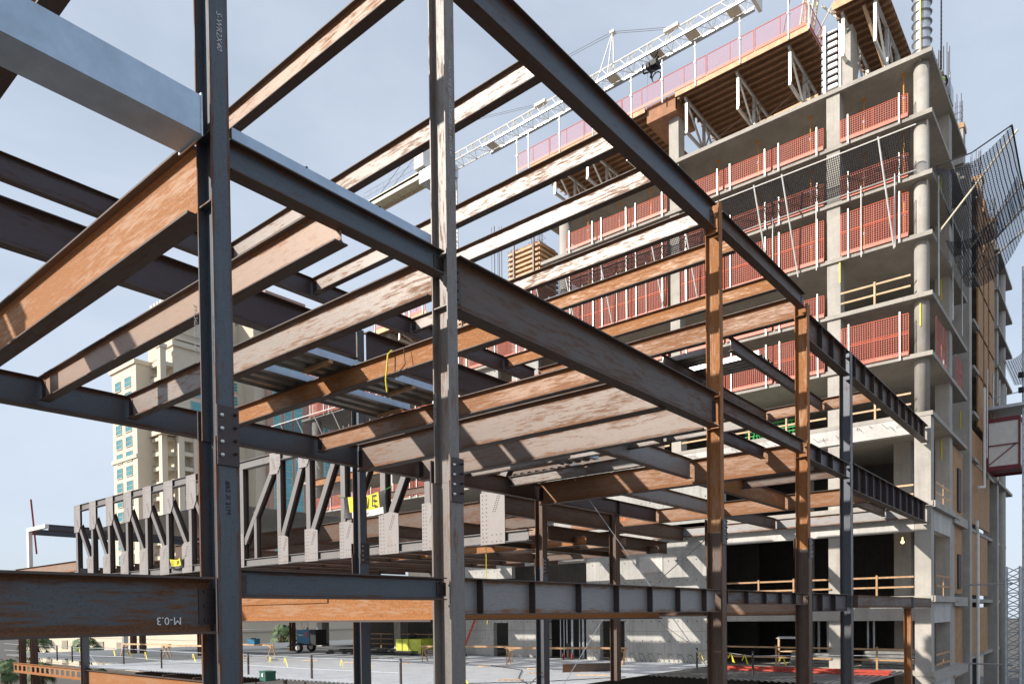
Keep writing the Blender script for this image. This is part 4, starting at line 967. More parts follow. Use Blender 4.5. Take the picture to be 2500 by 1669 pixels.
# ------------------------------------------------------------------ cranes
def lattice(mb, P, Q, sec, n, r, rb):
    """chords P->Q displaced by the offsets in sec, with zigzag bracing between neighbours"""
    P, Q = Vector(P), Vector(Q); sec = [Vector(s) for s in sec]
    for s in sec: mb.tube(P+s, Q+s, r, 6)
    for i in range(n):
        a = P.lerp(Q, i/n); b = P.lerp(Q, (i+1)/n); m_ = P.lerp(Q, (i+.5)/n)
        for k in range(len(sec)):
            s, q = sec[k], sec[(k+1) % len(sec)]
            mb.tube(a+s, m_+q, rb, 4, caps=False); mb.tube(m_+q, b+s, rb, 4, caps=False)
            mb.tube(a+s, a+q, rb, 4, caps=False)
cr = thing('tower_crane', 'white tower crane whose long lattice jib climbs to the right across the sky', 'crane', (52.7, 51.5, GZ))
CO = (-52.7, -51.5, -GZ)
mb = MB(); lattice(mb, (52.7, 53.0, 43.98), (52.7, 20.25, 43.98), [(-.6, 0, 0), (0, 0, 1.15), (.6, 0, 0)], 19, .065, .03)
mb.build('jib', 'white', cr, CO)
mb = MB().box(53.15, 53.45, 20.5, 46, 43.72, 43.82).box(52.0, 52.15, 20.5, 46, 43.76, 43.84); mb.build('trolley_rail', 'galv', cr, CO)
for b in (21.3, 24.6, 27.6, 31.6, 44.8): MB().box(52.2, 53.1, b, b+.9, 43.86, 43.9).build('walkway_plate', 'cream_paint', cr, CO)
MB().box(51.9, 53.5, 20.0, 20.25, 43.5, 45.3).build('jib_head', 'white', cr, CO)
MB().tube((52.2, 32.35, 44.0), (52.65, 32.1, 47.7), .06, 6).tube((53.2, 32.35, 44.0), (52.75, 32.1, 47.7), .06, 6).tube((52.7, 33.9, 44.0), (52.7, 32.15, 47.7), .05, 6).box(52.5, 52.9, 31.9, 32.3, 47.55, 47.75).build('kingpost', 'white', cr, CO)
MB().tube((52.2, 53.9, 44.5), (52.65, 53.3, 49.0), .09, 6).tube((53.2, 53.9, 44.5), (52.75, 53.3, 49.0), .09, 6).tube((52.2, 52.6, 44.5), (52.65, 53.3, 49.0), .06, 6).build('kingpost', 'white', cr, CO)
mb = MB()
for dx in (-.12, .12):
    mb.path([(52.7+dx, 32.1, 47.65), (52.7+dx, 26.9, 45.35)], .022, 4); mb.path([(52.7+dx, 32.1, 47.65), (52.7+dx, 53.3, 48.9)], .022, 4)
    mb.path([(52.7+dx, 53.3, 48.8), (52.7+dx, 39.6, 45.2)], .02, 4); mb.path([(52.7+dx*4, 53.3, 48.9), (52.7+dx*4, 61.5+dx*4, 44.8)], .03, 4)
mb.build('pendant_ropes', 'wire', cr, CO)
MB().box(52.5, 52.9, 26.2, 27.4, 45.15, 45.4).build('rope_anchor', 'cream_paint', cr, CO); MB().box(52.5, 52.9, 39.0, 40.2, 45.1, 45.35).build('rope_anchor', 'cream_paint', cr, CO)
mb = MB().box(51.9, 53.5, 54.2, 63.3, 44.35, 44.6); mb.box(51.9, 52.0, 54.2, 63.3, 44.0, 44.7); mb.box(53.4, 53.5, 54.2, 63.3, 44.0, 44.7)
for i in range(10): mb.bar((52, 54.4+i*.9, 44.1), (53.4, 55.2+i*.9, 44.1), .05, .05)
mb.build('counter_jib', 'cream_paint', cr, CO)
mb = MB()
for i in range(9): mb.tube((51.9, 54.6+i*1.05, 44.7), (51.9, 54.6+i*1.05, 45.7), .02, 4)
mb.tube((51.9, 54.6, 45.7), (51.9, 63, 45.7), .02, 4); mb.tube((51.9, 54.6, 45.2), (51.9, 63, 45.2), .02, 4); mb.build('handrail', 'galv', cr, CO)
MB().box(51.4, 52.4, 53.3, 54.6, 44.7, 46.9).build('machinery_box', 'white', cr, CO); MB().box(51.7, 53.6, 50.6, 54.2, 43.3, 44.5).build('slewing_unit', 'galv', cr, CO)
MB().box(51.0, 52.2, 49.9, 51.2, 41.4, 43.3).build('cab', 'white', cr, CO)
mb = MB(); lattice(mb, (52.9, 51.6, GZ), (52.9, 51.6, 43.3), [(-.75, -.75, 0), (.75, -.75, 0), (.75, .75, 0), (-.75, .75, 0)], 30, .09, .04); mb.build('mast', 'white', cr, CO)
tr2 = MB(); r_ = random.Random(3)
for k in range(10): tr2.bar((52.4+r_.uniform(-.6, .6), 28.6+r_.uniform(-.9, .5), 43.3+r_.uniform(-.6, .5)), (52.8+r_.uniform(-.6, .6), 28.3+r_.uniform(-.5, .9), 42.9+r_.uniform(-.6, .5)), .10, .10)
tr2.box(52.3, 53.1, 28.0, 28.9, 43.0, 43.4)
tr2.build('trolley', 'black', cr, CO)
mb = MB()
for i in range(14): a0, a1 = 2*pi*i/14, 2*pi*(i+1)/14; mb.tube((52.6, 28.1+.38*cos(a0), 42.1+.38*sin(a0)), (52.6, 28.1+.38*cos(a1), 42.1+.38*sin(a1)), .05, 5)
mb.tube((52.6, 28.2, 42.4), (52.6, 28.4, 43.2), .04); mb.build('hook_block', 'black', cr, CO)
MB().tube((52.6, 28.9, 43), (52.6, 28.9, 32.0), .012, 4).build('hoist_rope', 'wire', cr, CO)
# second crane behind the top formwork
c2 = thing('luffing_crane', 'cream lattice frame of a second crane behind the small formwork table at the top edge', 'crane', (53, 14.2, 26.8))
mb = MB(); lattice(mb, (52.3, 17.6, 33.0), (50.6, 15.3, 42.5), [(-.35, -.35, 0), (.35, -.35, 0), (.35, .35, 0), (-.35, .35, 0)], 9, .07, .035)
mb.build('near_leg', 'cream_paint', c2, (-53, -14.2, -26.8))
mb = MB(); lattice(mb, (53.5, 14.2, 33.0), (50.9, 13.0, 42.5), [(-.35, -.35, 0), (.35, -.35, 0), (.35, .35, 0), (-.35, .35, 0)], 9, .06, .03)
mb.build('far_leg', 'cream_paint', c2, (-53, -14.2, -26.8))
mb = MB(); mb.bar((52, 15.8, 38.6), (52, 12.2, 37.6), .14, .2).bar((52, 15.4, 40.5), (52, 12.6, 36.9), .1, .12).tube((51.2, 17.0, 36.0), (50.3, 13.5, 40), .04)
MB().box(52, 54, 13.4, 17, 32.6, 33.0).build('slewing_deck', 'cream_paint', c2, (-53, -14.2, -26.8))
mb.build('cross_members', 'cream_paint', c2, (-53, -14.2, -26.8))
MB().tube((51, 16.9, 36.2), (48, 20.5, 34.0), .03, 5).tube((49.2, 17.6, 35.2), (48.6, 16.0, 41), .025, 5).build('rope', 'black', c2, (-53, -14.2, -26.8))
mb = MB(); lattice(mb, (53, 14.8, 27.0), (53, 14.8, 32.6), [(-.8, -.8, 0), (.8, -.8, 0), (.8, .8, 0), (-.8, .8, 0)], 4, .09, .04); mb.build('mast', 'cream_paint', c2, (-53, -14.2, -26.8))
# hoist at the right edge
h = thing('material_hoist', 'maroon framed hoist cage on a lattice mast at the right edge of the photo', 'hoist', (60.5, 4.7, GZ))
HO = (-60.5, -4.7, -GZ)
mb = MB(); lattice(mb, (60.6, 4.65, GZ), (60.6, 4.65, 22.9), [(-.35, -.35, 0), (.35, -.35, 0), (.35, .35, 0), (-.35, .35, 0)], 40, .05, .022); mb.build('mast', 'galv', h, HO)
a0, a1, b0, b1, z0, z1 = 59.8, 62.8, 5.15, 6.95, 9.55, 12.8
mb = MB()
for (a, b) in ((a0, b0), (a0, b1), (a1, b0), (a1, b1)): mb.box(a-.06, a+.06, b-.06, b+.06, z0, z1)
for z in (z0, z1): mb.box(a0, a1, b0-.06, b0+.06, z-.12, z+.12).box(a0, a1, b1-.06, b1+.06, z-.12, z+.12).box(a0-.05, a0+.07, b0, b1, z-.14, z+.14).box(a1-.07, a1+.05, b0, b1, z-.14, z+.14)
mb.bar((a0-.05, b1, z0+.2), (a0-.05, b0+.2, z0+1.5), .05, .06); mb.box(a0-.08, a0-.02, b0, b1, z0+1.5, z0+1.57); mb.box(a0, a1, b0, b1, z0-.02, z0+.05)
mb.build('cage_frame', 'maroon', h, HO)
MB().box(a0, a0+.03, b0+.05, b1-.05, z0+.1, z1-.1).box(a0, a1, b0, b0+.03, z0+.1, z1-.1).build('cage_panels', 'white', h, HO)
MB().box(a0-.1, a1, b0-.4, b1+.1, z1+.75, z1+.95).tube((a0, b0-.3, z1+1.7), (a0, b1, z1+1.5), .03).tube((a0, b1, z1+.9), (a0, b1, z1+1.5), .03).build('roof_platform', 'galv', h, HO)
MB().box(a0-.3, a0+.1, 4.9, 5.2, z1+2.6, z1+2.9).box(a0-.3, a0+.1, 4.9, 5.2, z1+1.6, z1+1.9).build('floodlight', 'black', h, HO)
h2 = thing('hoist_mast', 'galvanised lattice mast at the bottom right, nearer than the maroon cage', 'mast', (50, 4.6, GZ))
mb = MB(); lattice(mb, (50, 4.6, GZ), (50, 4.6, 2.35), [(-.33, -.33, 0), (.33, -.33, 0), (.33, .33, 0), (-.33, .33, 0)], 16, .055, .025)
mb.build('lattice', 'galv', h2, (-50, -4.6, -GZ))
for z in (-7.5, -3.2, 1.4): MB().tube((50, 4.6, z), (50.2, 7, z), .05, 6).build('wall_tie', 'galv', h2, (-50, -4.6, -GZ))

# ------------------------------------------------------------------ metal deck and the things on it
ZD = -3.05
def deck_sheet(pts, name, mat, label):
    """profiled steel floor: outline swept into ribs running along X"""
    (a0, a1, b0, b1, skew) = pts; mb = MB(); n = int((b1-b0)/.305)
    for i in range(n):
        b = b0+i*.305; sa = a0+skew*(i/n)
        for (p, q, za, zb) in ((0, .13, 0, 0), (.13, .16, 0, -.055), (.16, .275, -.055, -.055), (.275, .305, -.055, 0)):
            mb.quad((sa, b+p, ZD+za), (a1, b+p, ZD+za), (a1, b+q, ZD+zb), (sa, b+q, ZD+zb))
    o = mb.build(name, mat, None); o['kind'] = 'structure'; return o
deck_sheet((22.0, 40.45, 17.9, 53.0, -3.2), 'metal_deck', 'deck', '')
deck_sheet((32.0, 40.45, 8.0, 17.8, 0), 'ribbed_deck', 'darkdeck', '')
o = MB().box(22.0, 62, 53.2, 78, ZD-.12, ZD-.004).build('concrete_deck', simple('cured_deck', (.17, .18, .19), .8, 0, .12, .4), None); o['kind'] = 'structure'
o = MB().box(41.0, 62, 38.2, 53.18, ZD-.12, ZD-.008).build('rear_deck', 'deck', None); o['kind'] = 'structure'
# deck edge steel
tag(MB().isec(0, 17.5, 0, 0, .95, .3, .03, .016).build('steel_girder', 'orange', None, (19.0, 35.0, ZD-.2), pi/2), 'deep orange girder with welded tabs under the near edge of the deck, bottom left', 'steel girder')
tag(MB().isec(0, 16, 0, 0, .6, .26, .025, .014).build('steel_beam', 'orange', None, (18.6, 19.0, ZD-.1), pi/2), 'orange beam under the near edge of the deck, bottom centre', 'steel beam')
for k, b in enumerate((38, 41.5, 45)): tag(MB().isec(0, 8, 0, 0, .5, .2, .02, .012).build('steel_beam', 'brown', None, (19.2, b, ZD-.12)), 'dark beam where the deck is not yet laid, bottom left, %s from the right' % nth(k), 'steel beam', 'unlaid deck beams at the bottom left')
cb = thing('castellated_beam', 'orange castellated beam with a row of oval holes, bottom left behind the palms', 'steel beam', (19.4, 52.6, ZD-.25), pi/2)
mb = MB(); mb.box(0, 14.5, -.1, .1, -.03, 0).box(0, 14.5, -.1, .1, -.75, -.72)
n = 15
for i in range(n+1): x = i*14.5/n; mb.box(max(0, x-.2), min(14.5, x+.2), -.008, .008, -.72, -.03)
mb.box(0, 14.5, -.006, .006, -.2, -.03).box(0, 14.5, -.006, .006, -.72, -.58); mb.build('web_and_flanges', 'orange', cb)
for (a, b, w, mt, zt, lb) in ((18.7, 51.4, .4, 'blue_v', 3.3, 'dark blue steel column with an orange edge at the left, behind the chalked girder'), (19.9, 64.6, .42, 'brown_v', 3.3, 'right one of a pair of rusty columns near the left edge'),
                      (20.2, 68.2, .42, 'brown_v', 3.3, 'left one of a pair of rusty columns near the left edge')):
    tag(MB().hcol(0, w, 0, .4, 0, zt-GZ, .025, .016).build('steel_column', mt, None, (a, b, GZ)), lb, 'steel column')
for (a, b, mt, lb) in ((28.6, 67.5, 'brown_v', 'thin dark column left of the pair of sawhorses, left one of two'), (29.0, 66.6, 'brown_v', 'thin dark column behind the sawhorses, right one of two'), (28.9, 70.0, 'white', 'pale grey column behind the left sawhorse'),
                   (29.6, 57.4, 'brown_v', 'thin rusty column just left of the nearest column'), (38.2, 57.4, 'brown_v', 'dark pair column by the red ladder and the blue generator')):
    tag(MB().hcol(0, .42, 0, .42, 0, 7.0, .03, .016).build('steel_column', mt, None, (a, b, ZD)), lb, 'steel column')
for (b) in (51.6, 57.6, 63.7):
    tag(MB().box(46, 46.9, b, b+.9, ZD, .43).build('concrete_column', 'concrete', None), {51.6: 'right', 57.6: 'middle', 63.7: 'left'}[b]+' one of three concrete columns beyond the blue generator', 'column')
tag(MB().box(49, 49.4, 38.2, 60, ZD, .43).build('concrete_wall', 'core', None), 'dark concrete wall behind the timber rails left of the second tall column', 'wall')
t = rail(44, 51.3, ZD, 'timber rail between the two concrete columns left of the second tall column', 3, 1.4, 45.9, 'wood', posts=3); rail(52.6, 57.4, ZD, 'timber rail beside the blue generator', 3, 1.4, 45.9, 'wood', posts=2)
# stanchions with wire rope
stn = [(21.3, 36.1), (21.6, 30.8), (22.0, 24.7), (21.5, 52.1), (21.0, 45.5), (20.4, 58), (20.6, 61.5), (36.5, 17.4), (35.4, 15.4), (34.6, 13.6), (35.4, 11.6), (38.6, 17.6)]
p0 = None
for i, (a, b) in enumerate(stn):
    lb = ('steel stanchion at the near deck edge, %s' % ['just right of the nearest column', 'midway between the nearest columns', 'just left of the second tall column', 'right of the left sawhorse', 'just left of the nearest column', 'above the castellated beam, right one', 'above the castellated beam, left one'][i]) if i < 7 else 'steel stanchion by the red ladders, %s from the left' % nth((1, 2, 3, 4, 0)[i-7])
    gp = 'stanchions along the deck edge' if i < 7 else 'stanchions by the red ladders'
    if p0 is None:
        p0 = thing('stanchion', lb, 'stanchion', (a, b, ZD), 0, gp); MB().box(-.04, .04, -.04, .04, 0, 1.15).build('post', 'darkplate', p0); MB().tube((-.05, 0, 1.0), (.05, 0, 1.0), .03, 6).build('rope_eye', 'galv', p0)
    else: q = dup(p0, (a, b, ZD), label=lb); q['group'] = gp
mb = MB()
for zz in (.5, 1.05):
    mb.path([(21.0, 75, ZD+zz), (20.6, 61.5, ZD+zz), (20.4, 58, ZD+zz), (21.5, 52.1, ZD+zz), (21.0, 45.5, ZD+zz), (21.3, 36.1, ZD+zz), (21.6, 30.8, ZD+zz-.03), (22.0, 24.7, ZD+zz)], .018, 5)
tag(mb.build('wire_rope', 'galv', None), 'pair of wire guard ropes along the near edge of the deck', 'wire rope')
tag(MB().path([(38.6, 17.6, ZD+1), (36.5, 17.4, ZD+.95), (35.4, 15.4, ZD+1), (34.6, 13.6, ZD+.9), (35.4, 11.6, ZD+.95), (36, 8, ZD+1)], .018, 5).build('wire_rope', 'galv', None), 'single wire guard rope strung past the red ladders', 'wire rope')
rt = random.Random(9)
for i, (a, b, z) in enumerate([(20.5, 60.5, 1.0), (20.5, 57, 1.0), (21.4, 53.5, 1.0), (21.2, 50.5, .95), (21.1, 48, .95), (21.2, 42.0, 1.0), (21.2, 39.5, 1.0), (21.4, 34.2, 1.0), (21.5, 33.0, .98), (21.7, 28.6, 1.), (21.8, 26.6, 1.0),
                              (36.2, 17.1, .95), (35.6, 16.0, 1.), (35.2, 15.0, 1.0), (34.8, 14.1, .95), (35.1, 12.4, .95), (22.4, 21.6, .4), (22.5, 21.2, .3)]):
    o = MB(); w = .05
    o.quad((0, 0, 0), (.02, -w, 0), (.1*rt.random(), -w*2-.2*rt.random(), -.45), (.1*rt.random(), -.1-.15*rt.random(), -.5)); o.quad((0, 0, 0), (0, -w, .02), (.05, .1, -.3), (.06, .16, -.28))
    tag(o.build('warning_ribbon', 'yellow', None, (a, b, ZD+z)), 'yellow warning ribbon on the guard rope, %s from the left' % nth(i), 'ribbon', 'yellow ribbons on the guard ropes')
# sawhorses
def sawhorse(loc, rz, L, label, mat='woodpale', h=1.05):
    t = thing('sawhorse', label, 'sawhorse', loc, rz)
    MB().box(0, L, -.045, .045, h-.12, h).build('top_rail', mat, t)
    for x in (.15, L-.15):
        for s in (-1, 1): MB().bar((x, s*.03, h-.06), (x+(.12 if x < 1 else -.12), s*.38, 0), .05, .09).build('leg', mat, t)
        MB().bar((x, 0, h-.3), (x+(.55 if x < 1 else -.55), 0, h-.1), .04, .07).build('brace', mat, t)
    return t
sawhorse((26.3, 63.8, ZD), radians(-80), 6.0, 'left one of two pale timber sawhorses on the deck behind the chalked girder')
sawhorse((26.3, 56.8, ZD), radians(-75), 8.2, 'right one of two pale timber sawhorses on the deck behind the chalked girder')
sawhorse((30.0, 56.0, ZD), radians(-85), 7.6, 'timber sawhorse with a blue toolbox by it, right of the nearest column', 'wood')
sawhorse((33.9, 36.0, ZD), radians(-70), 6.6, 'timber sawhorse right of the second tall column, in front of the red ladder', 'wood')
sawhorse((34.5, 29.2, ZD), radians(-68), 7.6, 'long timber sawhorse in front of the pipes and the doorway', 'wood')
# red ladders
def ladder(p, q, label, w=.42):
    t = thing('ladder', label, 'ladder', p); d = Vector(q)-Vector(p); s = Vector((0, 0, 1)).cross(d).normalized()*w/2 if abs(d.normalized().z) < .97 else Vector((0, w/2, 0))
    for k in (-1, 1): MB().bar(s*k, d+s*k, .04, .09).build('side_rail', 'red', t)
    n = int(d.length/.3); mb = MB()
    for i in range(1, n): mb.tube(d*(i/n)-s, d*(i/n)+s, .016, 5)
    mb.build('rungs', 'galv', t); return t
ladder((41.6, 60.0, ZD), (44.6, 65.3, 3.8), 'red ladder leaning behind the blue generator', .6)
ladder((39.4, 37.6, ZD), (40.4, 36.1, 1.3), 'red ladder leaning on the concrete wall right of the second tall column', .5)
for k, (z, dx) in enumerate(((.06, 0), (.16, .25))):
    t = ladder((37.0+dx, 16.2, ZD+z), (37.4+dx, 8.2, ZD+z), 'red ladder lying flat on the ribbed deck in front of the tower, %s of two' % ('lower' if k == 0 else 'upper'), .5)
# generator on wheels
g = thing('welding_generator', 'blue welding generator on a small trailer beside the red ladder', 'generator', (37.6, 54.4, ZD), radians(20))
MB().box(-.8, .8, -.9, .35, .75, 1.95).build('housing', 'blue_paint', g); MB().box(-.8, .8, -1.55, -.9, .75, 1.95).build('engine_end', 'black', g)
MB().box(-.9, .9, -1.7, 1.0, .62, .74).bar((0, 1.0, .68), (0, 1.9, .5), .08, .08).build('chassis', 'rubber', g)
for sx in (-1, 1):
    w = MB().tube((sx*.85, .1, .42), (sx*1.05, .1, .42), .42, 18).build('wheel', 'rubber', g); MB().tube((sx*.84, .1, .42), (sx*1.07, .1, .42), .22, 12).build('rim', 'white', w)
MB().box(-.84, -.8, -.75, -.55, 1.35, 1.75).build('control_panel', 'red', g)
text('Miller', .24, (-.81, -.05, 1.5), FACE_X, 'soft', g, 'lettering')
MB().tube((-.2, -.3, 1.95), (-.2, -.3, 2.15), .05).build('exhaust', 'rubber', g)
# other loose things
def looseb(name, label, cat, loc, rz, parts, group=None):
    t = thing(name, label, cat, loc, rz, group)
    for (nm, mb, mt) in parts: mb.build(nm, mt, t)
    return t
mb = MB(); mb.box(-.9, .9, -1.3, 1.3, 0, 1.15)
tb = looseb('tarp_bundle', 'bundle wrapped in a yellow green tarp at the back of the deck', 'tarp bundle', (39.3, 42.3, ZD+.1), radians(5), [('tarp', mb, 'tarp'), ('cord', MB().box(-.92, .92, -.1, -.05, 0, 1.17).box(-.92, .92, .6, .65, 0, 1.17), 'black')])
tag(MB().ball((0, 0, .2), .3, 10, 6, (1.2, 1.4, .6)).build('duffel_bag', 'black', None, (39.2, 42.6, ZD+1.25)), 'black bag lying on the yellow green bundle', 'bag')
looseb('cooler', 'green toolbox with a white lid at the bottom edge of the deck', 'toolbox', (19.4, 31.2, ZD+.05), radians(-10), [('body', MB().box(-.25, .25, -.36, .36, 0, .38), 'green_paint'), ('lid', MB().box(-.27, .27, -.38, .38, .38, .46), 'green_paint'), ('latch', MB().box(-.29, -.25, -.15, .0, .2, .36), 'soft')])
looseb('toolbox', 'small blue box on the sawhorse timbers right of the nearest column', 'toolbox', (30.2, 50.4, ZD+1.06), .3, [('box', MB().box(-.3, .3, -.35, .35, 0, .4), 'blue_paint'), ('handle', MB().box(-.03, .03, -.2, .2, .4, .46), 'black')])
looseb('steel_beam', 'loose rusty beam lying on the deck beside the short column', 'steel beam', (32.4, 21.4, ZD), radians(-38), [('flanged_section', MB().isec(-1.6, 1.6, 0, .42, .42, .2, .02, .012), 'brown_v')])
for (a, b, L, r, gname) in ((37.2, 50.5, 9.0, -82, 'left'), (38.3, 45.0, 8.0, -84, 'right')):
    looseb('timber_pile', 'low dark pile of steel and timber on the deck behind the stanchions, %s one' % gname, 'timber pile', (a, b, ZD), radians(r),
           [('boards', MB().box(0, L, -.4, .4, 0, .18).bar((.3, -.3, .3), (L-.5, .2, .25), .3, .12).bar((1, .2, .35), (L*.7, -.1, .42), .2, .1), 'black'), ('planks', MB().bar((0, .3, .25), (L*.5, .5, .2), .25, .05), 'wood')])
rd = random.Random(11)
for i in range(18):
    a = rd.uniform(23, 38); b = 20+30*(i+rd.random()*.6)/18; L = rd.uniform(.3, 1.6)
    tag(MB().bar((0, 0, .03), (L*.4, -L, .05), rd.uniform(.04, .14), .04).build('scrap_timber', rd.choice(['wood', 'woodpale', 'black', 'darkplate']), None, (a, b, ZD)), 'piece of scrap on the metal deck, %s counted from the right' % nth(i), 'scrap', 'scrap on the deck')
looseb('hand_cart', 'gas bottle cart with red wheels standing by the sawhorse in front of the pipes', 'cart', (39.8, 28.2, ZD), .4, [('frame', MB().box(-.2, .2, -.25, .25, .1, .16).bar((0, -.25, .1), (-.2, -.25, 1.3), .04, .04).bar((0, .25, .1), (-.2, .25, 1.3), .04, .04), 'black'), ('wheel', MB().tube((0, -.32, .22), (0, -.27, .22), .22, 14), 'red'), ('wheel', MB().tube((0, .27, .22), (0, .32, .22), .22, 14), 'red'), ('bottle', MB().tube((.05, -.05, .16), (.05, -.05, 1.1), .12, 10), 'darkplate')])
# stacks inside the lowest storey
for k, (a, b, z, w, hh, mt, lb) in enumerate(((41.6, 14.2, ZD+1.5, 1.6, .12, 'galv', 'stack of pale sheets on a timber bench behind the deck level rail'), (42.0, 9.3, ZD+.02, 2.6, .9, 'ribdeck', 'stack of steel deck sheets in the corner bay at deck level'), (42.0, 13.0, ZD+.02, 2.8, .7, 'ribdeck', 'stack of steel deck sheets left of the square column at deck level'))):
    t = thing('sheet_stack', lb, 'sheet stack', (a, b, z)); n = 5
    for i in range(n): MB().box(0, 1.2, -w/2+.05*i, w/2-.03*i, i*hh/n, (i+.8)*hh/n).build('sheet', mt, t)
    if k == 0: MB().box(0, 1.1, -.7, .7, -.75, -.7).box(0, .1, -.7, -.6, -1.5, 0).box(0, .1, .6, .7, -1.5, 0).build('bench', 'woodpale', t)
# rebar and hoses along the wall foot
mb = MB()
for i in range(26): b = 18.3+i*.33; mb.path([(40.3, b, ZD), (40.1, b+.1, ZD+.45), (39.9, b+.35*(1 if i % 2 else -1), ZD+.6)], .012, 4)
tag(mb.build('starter_bars', 'rebar', None), 'row of bent starter bars along the foot of the concrete wall', 'rebar')
tag(MB().path([(22.6, 17.2, ZD+.8), (24, 19, ZD+.1), (27, 22, ZD+.02), (31, 25, ZD+.03), (33, 29, ZD+.02)], .02, 5).path([(23, 23, ZD+.02), (26, 20, ZD+.03), (30, 17.9, ZD+.05)], .018, 5).build('cable', 'black', None), 'black cable snaking over the bright metal deck', 'cable')
for (p, q, lb) in (((22.6, 15.6, 5.0), (25.6, 9.6, -4.9), 'long pale guy wire falling from the bright orange crossbeam to the right'), ((28.3, 17.4, 1.0), (40.3, 18.2, -2.8), 'guy wire from the short column to the foot of the concrete wall'),
                   ((28.5, 17.2, 1.1), (22.8, 17.5, -4.3), 'guy wire crossing the foot of the end column of the truss'), ((16.45, 7.3, 1.95), (28.4, 17.4, -.2), 'guy wire tied to the splice of the third column'), ((22.0, 66.0, 1.0), (19.0, 44.0, -6.0), 'guy wire slanting down in front of the palms')):
    tag(MB().tube(p, q, .014, 5).build('guy_wire', 'galv', None), lb, 'wire')
tag(MB().path([(23.0, 20.4, 2.9), (23.0, 20.4, 1.2), (23.1, 20.3, .6), (23.0, 20.4, -.4)], .016, 5).build('hanging_rope', 'yellow', None), 'yellow rope hanging under the big gusset plate', 'rope')
gf = thing('guardrail_frame', 'green pipe racks stacked behind the timber rails above the pale rough beam', 'pipe rack', (43, 15.5, 9.63))
mb = MB(); rg = random.Random(5)
for i in range(16): b = rg.uniform(-1.8, 1.8); mb.tube((rg.uniform(0, .6), b, 0), (rg.uniform(0, .6), b+rg.uniform(-.3, .3), 1.5), .03, 5)
for i in range(7): mb.tube((.2, -1.9, .2+.2*i), (.3, 1.9, .25+.2*i), .03, 5)
mb.build('pipes', 'greenpipe', gf)
for (a, b) in ((43.5, 8.9), (44.0, 14.2)):
    tag(MB().ball((0, 0, 0), .09, 10, 8).tube((0, 0, .05), (0, 0, .25), .03, 6).build('site_lamp', 'lamp', None, (a, b, 3.6)), 'bare work lamp under the slab in the tower, %s one' % ('right' if b < 10 else 'left'), 'lamp')

# ------------------------------------------------------------------ far buildings
def block(parent, a0, a1, b0, b1, z0, z1, mat, name='wall'):
    return MB().box(a0, a1, b0, b1, z0, z1).build(name, mat, parent, (-parent.location.x, -parent.location.y, -parent.location.z))
def rel(parent, mb, name, mat): return mb.build(name, mat, parent, (-parent.location.x, -parent.location.y, -parent.location.z))
def winA(parent, a, b0, b1, z0, z1, mull=1):      # window in a face that looks to -X
    f = rel(parent, MB().box(a-.08, a+.1, b0, b1, z0, z1), 'window', 'glass'); mb = MB()
    mb.box(a-.14, a-.06, b0-.08, b0, z0, z1).box(a-.14, a-.06, b1, b1+.08, z0, z1).box(a-.14, a-.06, b0, b1, z1, z1+.1).box(a-.2, a-.06, b0-.1, b1+.1, z0-.14, z0)
    for k in range(mull): z = z0+(z1-z0)*(k+1)/(mull+1); mb.box(a-.12, a-.081, b0, b1, z-.03, z+.03)
    mb.build('frame', 'cream', f); return f
def winB(parent, b, a0, a1, z0, z1, mull=1):      # window in a face that looks to -Y
    f = rel(parent, MB().box(a0, a1, b-.08, b+.1, z0, z1), 'window', 'glass'); mb = MB()
    mb.box(a0-.08, a0, b-.14, b-.06, z0, z1).box(a1, a1+.08, b-.14, b-.06, z0, z1).box(a0, a1, b-.14, b-.06, z1, z1+.1).box(a0-.1, a1+.1, b-.2, b-.06, z0-.14, z0)
    for k in range(mull): z = z0+(z1-z0)*(k+1)/(mull+1); mb.box(a0, a1, b-.12, b-.081, z-.03, z+.03)
    mb.build('frame', 'cream', f); return f
hz = -10
ht = thing('hotel_tower', 'tall cream hotel tower with teal windows and stacked balconies, left of the nearest column', 'building', (80, 162, hz))
block(ht, 69, 95, 158.4, 170.2, hz, 53.6, 'cream'); block(ht, 68.6, 95.4, 158.2, 170.9, 53.4, 54.3, 'cream', 'cornice'); block(ht, 68.7, 70, 158.3, 170.6, 33.8, 34.6, 'cream', 'cornice')
block(ht, 74.6, 95, 153.5, 158.39, hz, 57.6, 'cream'); block(ht, 74.2, 95.3, 153.0, 158.6, 57.4, 58.5, 'cream', 'cornice'); block(ht, 74.3, 95.2, 153.2, 158.5, 58.9, 59.3, 'cream', 'cornice')
block(ht, 75, 90, 155.5, 166, 53.6, 68.3, 'cream2', 'penthouse'); block(ht, 75.8, 92, 155.3, 160, 58.4, 66.4, 'cream2', 'penthouse')
for k in range(6): rel(ht, MB().box(75+.1, 76, 156.5+k*1.5, 157.3+k*1.5, 68.3, 68.9), 'roof_fan', 'white')
rel(ht, MB().box(75, 94, 153.1, 153.2, 60.2, 60.3).box(75, 94, 153.1, 153.2, 59.8, 59.85), 'roof_railing', 'louvre')
for fl in range(17):
    z = 50.2-3.12*fl
    if z < -6: break
    if fl % 6 != 5 or True:
        winA(ht, 69, 165.7, 168.3, z-1.0, z+1.0 if fl > 0 else z+.9, 1); winA(ht, 69, 160.8, 163.6, z-1.0, z+1.0, 1)
    winB(ht, 153.5, 78.2, 80.6, z+.6, z+2.6, 0); winB(ht, 153.5, 82.6, 85.0, z+.6, z+2.6, 0); winB(ht, 153.5, 87.6, 89.0, z+.6, z+2.6, 2); winB(ht, 153.5, 91.6, 94.0, z+.6, z+2.6, 1)
